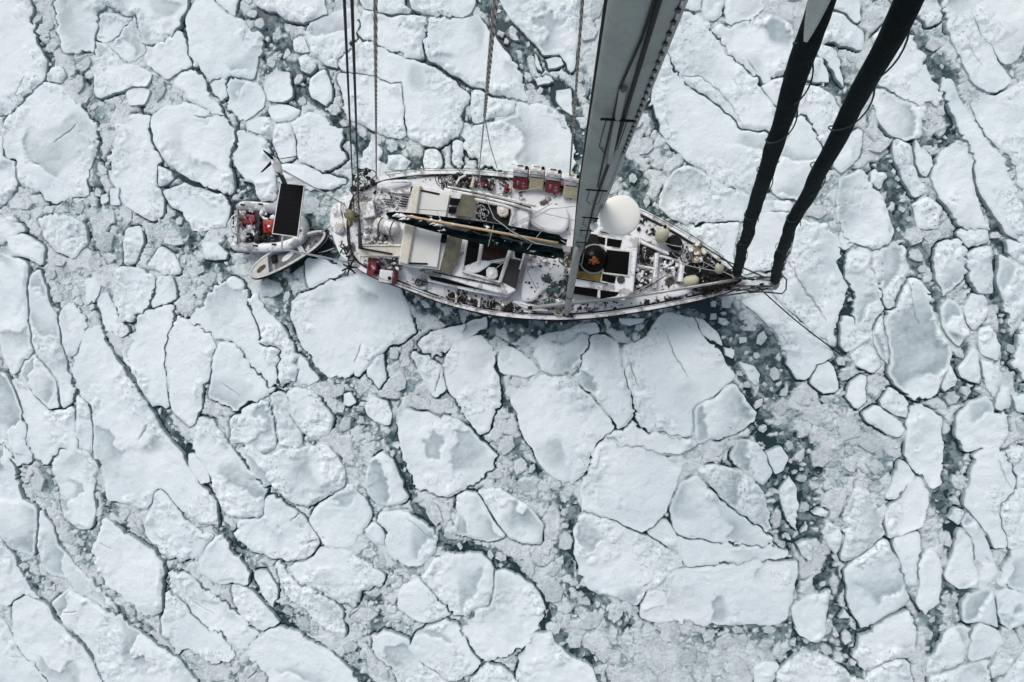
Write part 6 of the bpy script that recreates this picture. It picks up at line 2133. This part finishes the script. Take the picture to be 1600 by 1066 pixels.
# mooring line from the bow to the ice
p0, p1 = P(1183, 447, 1.95), P(1312, 553, .12)
pts = [p0 + (p1 - p0) * (k / 10) + V3(0, 0, -.25 * math.sin(math.pi * k / 10)) for k in range(11)]
t = MB().tube(pts, .022, 6).build('mooring_line', BLACK, None, True, p0)
tag(t, 'thin black mooring line running from the bow down onto the ice', 'rope')

# ---- the inflatable tender
t = empty('inflatable_tender', P(415, 352, 0))
tag(t, 'grey inflatable tender with snowy tubes moored under the solar panel', 'tender')
tz = .55
top_ = [(362, 324), (385, 322), (415, 325), (440, 328), (458, 333), (472, 345), (476, 360), (470, 374), (452, 384), (425, 388), (395, 387), (372, 385), (357, 383)]
pts = chaikin([tuple(P(x, y, tz)[:2]) for x, y in top_], False, 2)
rs = [.09] + [.205] * (len(pts) - 2) + [.09]
rs[1] = .17
rs[-2] = .17
MB().tube([(x, y, tz) for x, y in pts], rs, 16).build('tube', GREYT, t, True)
MB().tube([(x, y, tz - .16) for x, y in inset([Vector(p) for p in pts], 0)], .03, 6).build('rubbing_strake', BLACK, t)
MB().prism(px3([(368, 330), (452, 336), (468, 350), (468, 368), (448, 379), (366, 377)], .38), .25, .38, .02).build('floor', GREYF, t)
MB().prism(px3([(366, 329), (371, 329), (370, 379), (365, 379)], .85), .2, .85, .01).build('transom', WHITES, t)
MB().prism(px3([(398, 329), (406, 330), (405, 380), (398, 380)], .72), .64, .72, .01).build('thwart', BLACKS, t)
for (x, y) in ((379, 320), (407, 319), (428, 382), (399, 384), (467, 360)):
    MB().obox(P(x, y, .77), U * .09, W_ * .03, (0, 0, .02), .01).build('grab_patch', BLACK, t)
om = MB()
om.prism(chaikin(px3([(359, 341), (371, 340), (373, 358), (361, 360)], 1.15), True, 1), .8, 1.15, .06)
MB().tube([P(372, 336, 1.0), P(363, 338, 1.05), P(359, 350, 1.05), P(362, 363, 1.0), P(370, 367, .9)], .03, 8).build('towing_bridle', WHITES, t, True)
clutter('snow_lump', [(374, 352), (396, 350), (404, 368), (386, 374), (376, 366)], .60, 16, SNOWM, t, (.08, .16), 61, .2)
clutter('black_strap', [(384, 370), (408, 366), (410, 374), (388, 376)], .62, 12, BLACK, t, (.05, .1), 62, .15)
t2 = empty('fuel_tank', P(385, 343, .38))
tag(t2, 'dark red fuel tank inside the tender, nearest its snowy stern', 'fuel tank', 'red fuel tanks in the tender')
MB().prism(px3([(375, 337), (384, 334), (397, 336), (399, 346), (390, 350), (377, 350)], .80), .38, .80, .03).build('body', RED, t2, True)
MB().lathe(P(388, 341, .8), (0, 0, 1), [(.05, 0), (.05, .05), (.03, .06)], 12).build('cap', BLACK, t2)
t2 = empty('fuel_tank', P(417, 354, .38))
tag(t2, 'bright red fuel tank inside the tender, beside the solar panel edge', 'fuel tank', 'red fuel tanks in the tender')
MB().prism(px3([(410, 344), (427, 343), (426, 363), (411, 364)], .85), .38, .85, .03).build('body', REDB, t2, True)
MB().lathe(P(421, 354, .85), (0, 0, 1), [(.05, 0), (.05, .05), (.03, .06)], 12).build('cap', WHITES, t2)
MB().tube([P(413, 350, .87), P(414, 357, .93), P(417, 361, .87)], .018, 6).build('handle', REDB, t2, True)

# ---- the rowing dinghy
t = empty('rowing_dinghy', P(448, 398, 0))
tag(t, 'narrow white rowing dinghy with a brown stained foredeck, below the grey tender', 'dinghy')
dl = [(388, 429), (393, 416), (408, 402), (430, 388), (455, 374), (480, 363), (498, 359), (508, 361), (509, 368), (501, 381), (482, 396), (460, 410), (436, 423), (412, 433), (396, 436)]
gp = chaikin([tuple(P(x, y, .62)[:2]) for x, y in dl], True, 2)
gv = [Vector(p) for p in gp]
if sum(gv[i - 1].x * gv[i].y - gv[i].x * gv[i - 1].y for i in range(len(gv))) < 0:
    gv = gv[::-1]
m = len(gv)
rings = [(.10, .12, 0), (.01, .55, 0), (0, .60, 0), (.0, .63, 0), (.075, .63, 0), (.085, .58, 0), (.13, .40, 0)]
vv, ff = [], []
for ins, z, _ in rings:
    for p in inset(gv, ins):
        vv.append((p.x, p.y, z))
for r in range(len(rings) - 1):
    for i in range(m):
        j = (i + 1) % m
        ff.append((r * m + i, r * m + j, (r + 1) * m + j, (r + 1) * m + i))
ff.append(tuple((len(rings) - 1) * m + i for i in range(m)))
MB().add(vv, ff).build('shell', DING, t)
fd = inset(gv, .08)
fdl = [p for p in fd if p.x < P(424, 410, .6).x]
MB().prism([(p.x, p.y) for p in fdl], .55, .615, .01).build('foredeck', DING, t)
MB().tube([(p.x, p.y, .54) for p in inset(gv, -.025)] + [(inset(gv, -.025)[0].x, inset(gv, -.025)[0].y, .54)], .028, 6).build('gunwale_strip', BLACK, t)
fll = [p for p in inset(gv, .10) if p.x > P(424, 410, .6).x]
MB().prism([(p.x, p.y) for p in fll], .36, .43, 0).build('sole', GREYF, t)
MB().prism(chaikin(px3([(400, 424), (405, 417), (414, 412), (415, 417), (408, 424), (403, 427)], .635), True, 1), .60, .635, .01).build('rust_stain', RUST, t)
MB().prism(px3([(462, 384), (468, 380), (478, 396), (472, 400)], .58), .53, .58, .01).build('thwart', DING, t)
MB().prism(px3([(423, 402), (430, 398), (432, 408), (425, 412)], .53), .42, .53, .02).build('stowage_bag', BLACK, t)
MB().prism(chaikin(px3([(440, 402), (462, 388), (456, 402), (440, 412)], .47), True, 2), .43, .47, .02).build('snow_patch', SNOWM, t)
for (x, y) in ((488, 372), (493, 377), (484, 381), (497, 366)):
    MB().obox(P(x, y, .64), U * .04, W_ * .06, (0, 0, .02), .01).build('rowlock', DSTEEL, t)
# painter lines
for a, b, za, zb, lab in (((502, 362), (519, 350), .65, 1.0, 'short pale painter tying the dinghy to the swim platform'), ((498, 395), (522, 388), .2, 1.0, 'pale slack line lying on the ice by the stern corner')):
    p0, p1 = P(a[0], a[1], za), P(b[0], b[1], zb)
    o = MB().tube([p0, (p0 + p1) / 2 + V3(0, 0, -.08), p1], .02, 6).build('painter', LINEG, None, True, p0)
    tag(o, lab, 'rope')
for pts, m_, n_, sd_ in (([(375, 330), (400, 331), (398, 337), (374, 336)], SNOWM, 8, 71), ([(406, 333), (430, 335), (428, 344), (408, 343)], SNOWM, 8, 72), ([(396, 348), (408, 348), (408, 378), (398, 378)], BLACKS, 16, 73),
                         ([(368, 334), (376, 334), (374, 376), (367, 376)], BLACKS, 14, 74), ([(408, 364), (430, 366), (428, 376), (408, 376)], LASH, 16, 75)):
    clutter('stowed_gear', pts, .6, n_, m_, bpy.data.objects['inflatable_tender'], (.05, .12), sd_, .15)
tangle('grab_line', [(362, 330), (400, 330), (400, 378), (362, 378)], .85, 9, LINEG, bpy.data.objects['inflatable_tender'], .014, 76, .3, .1)
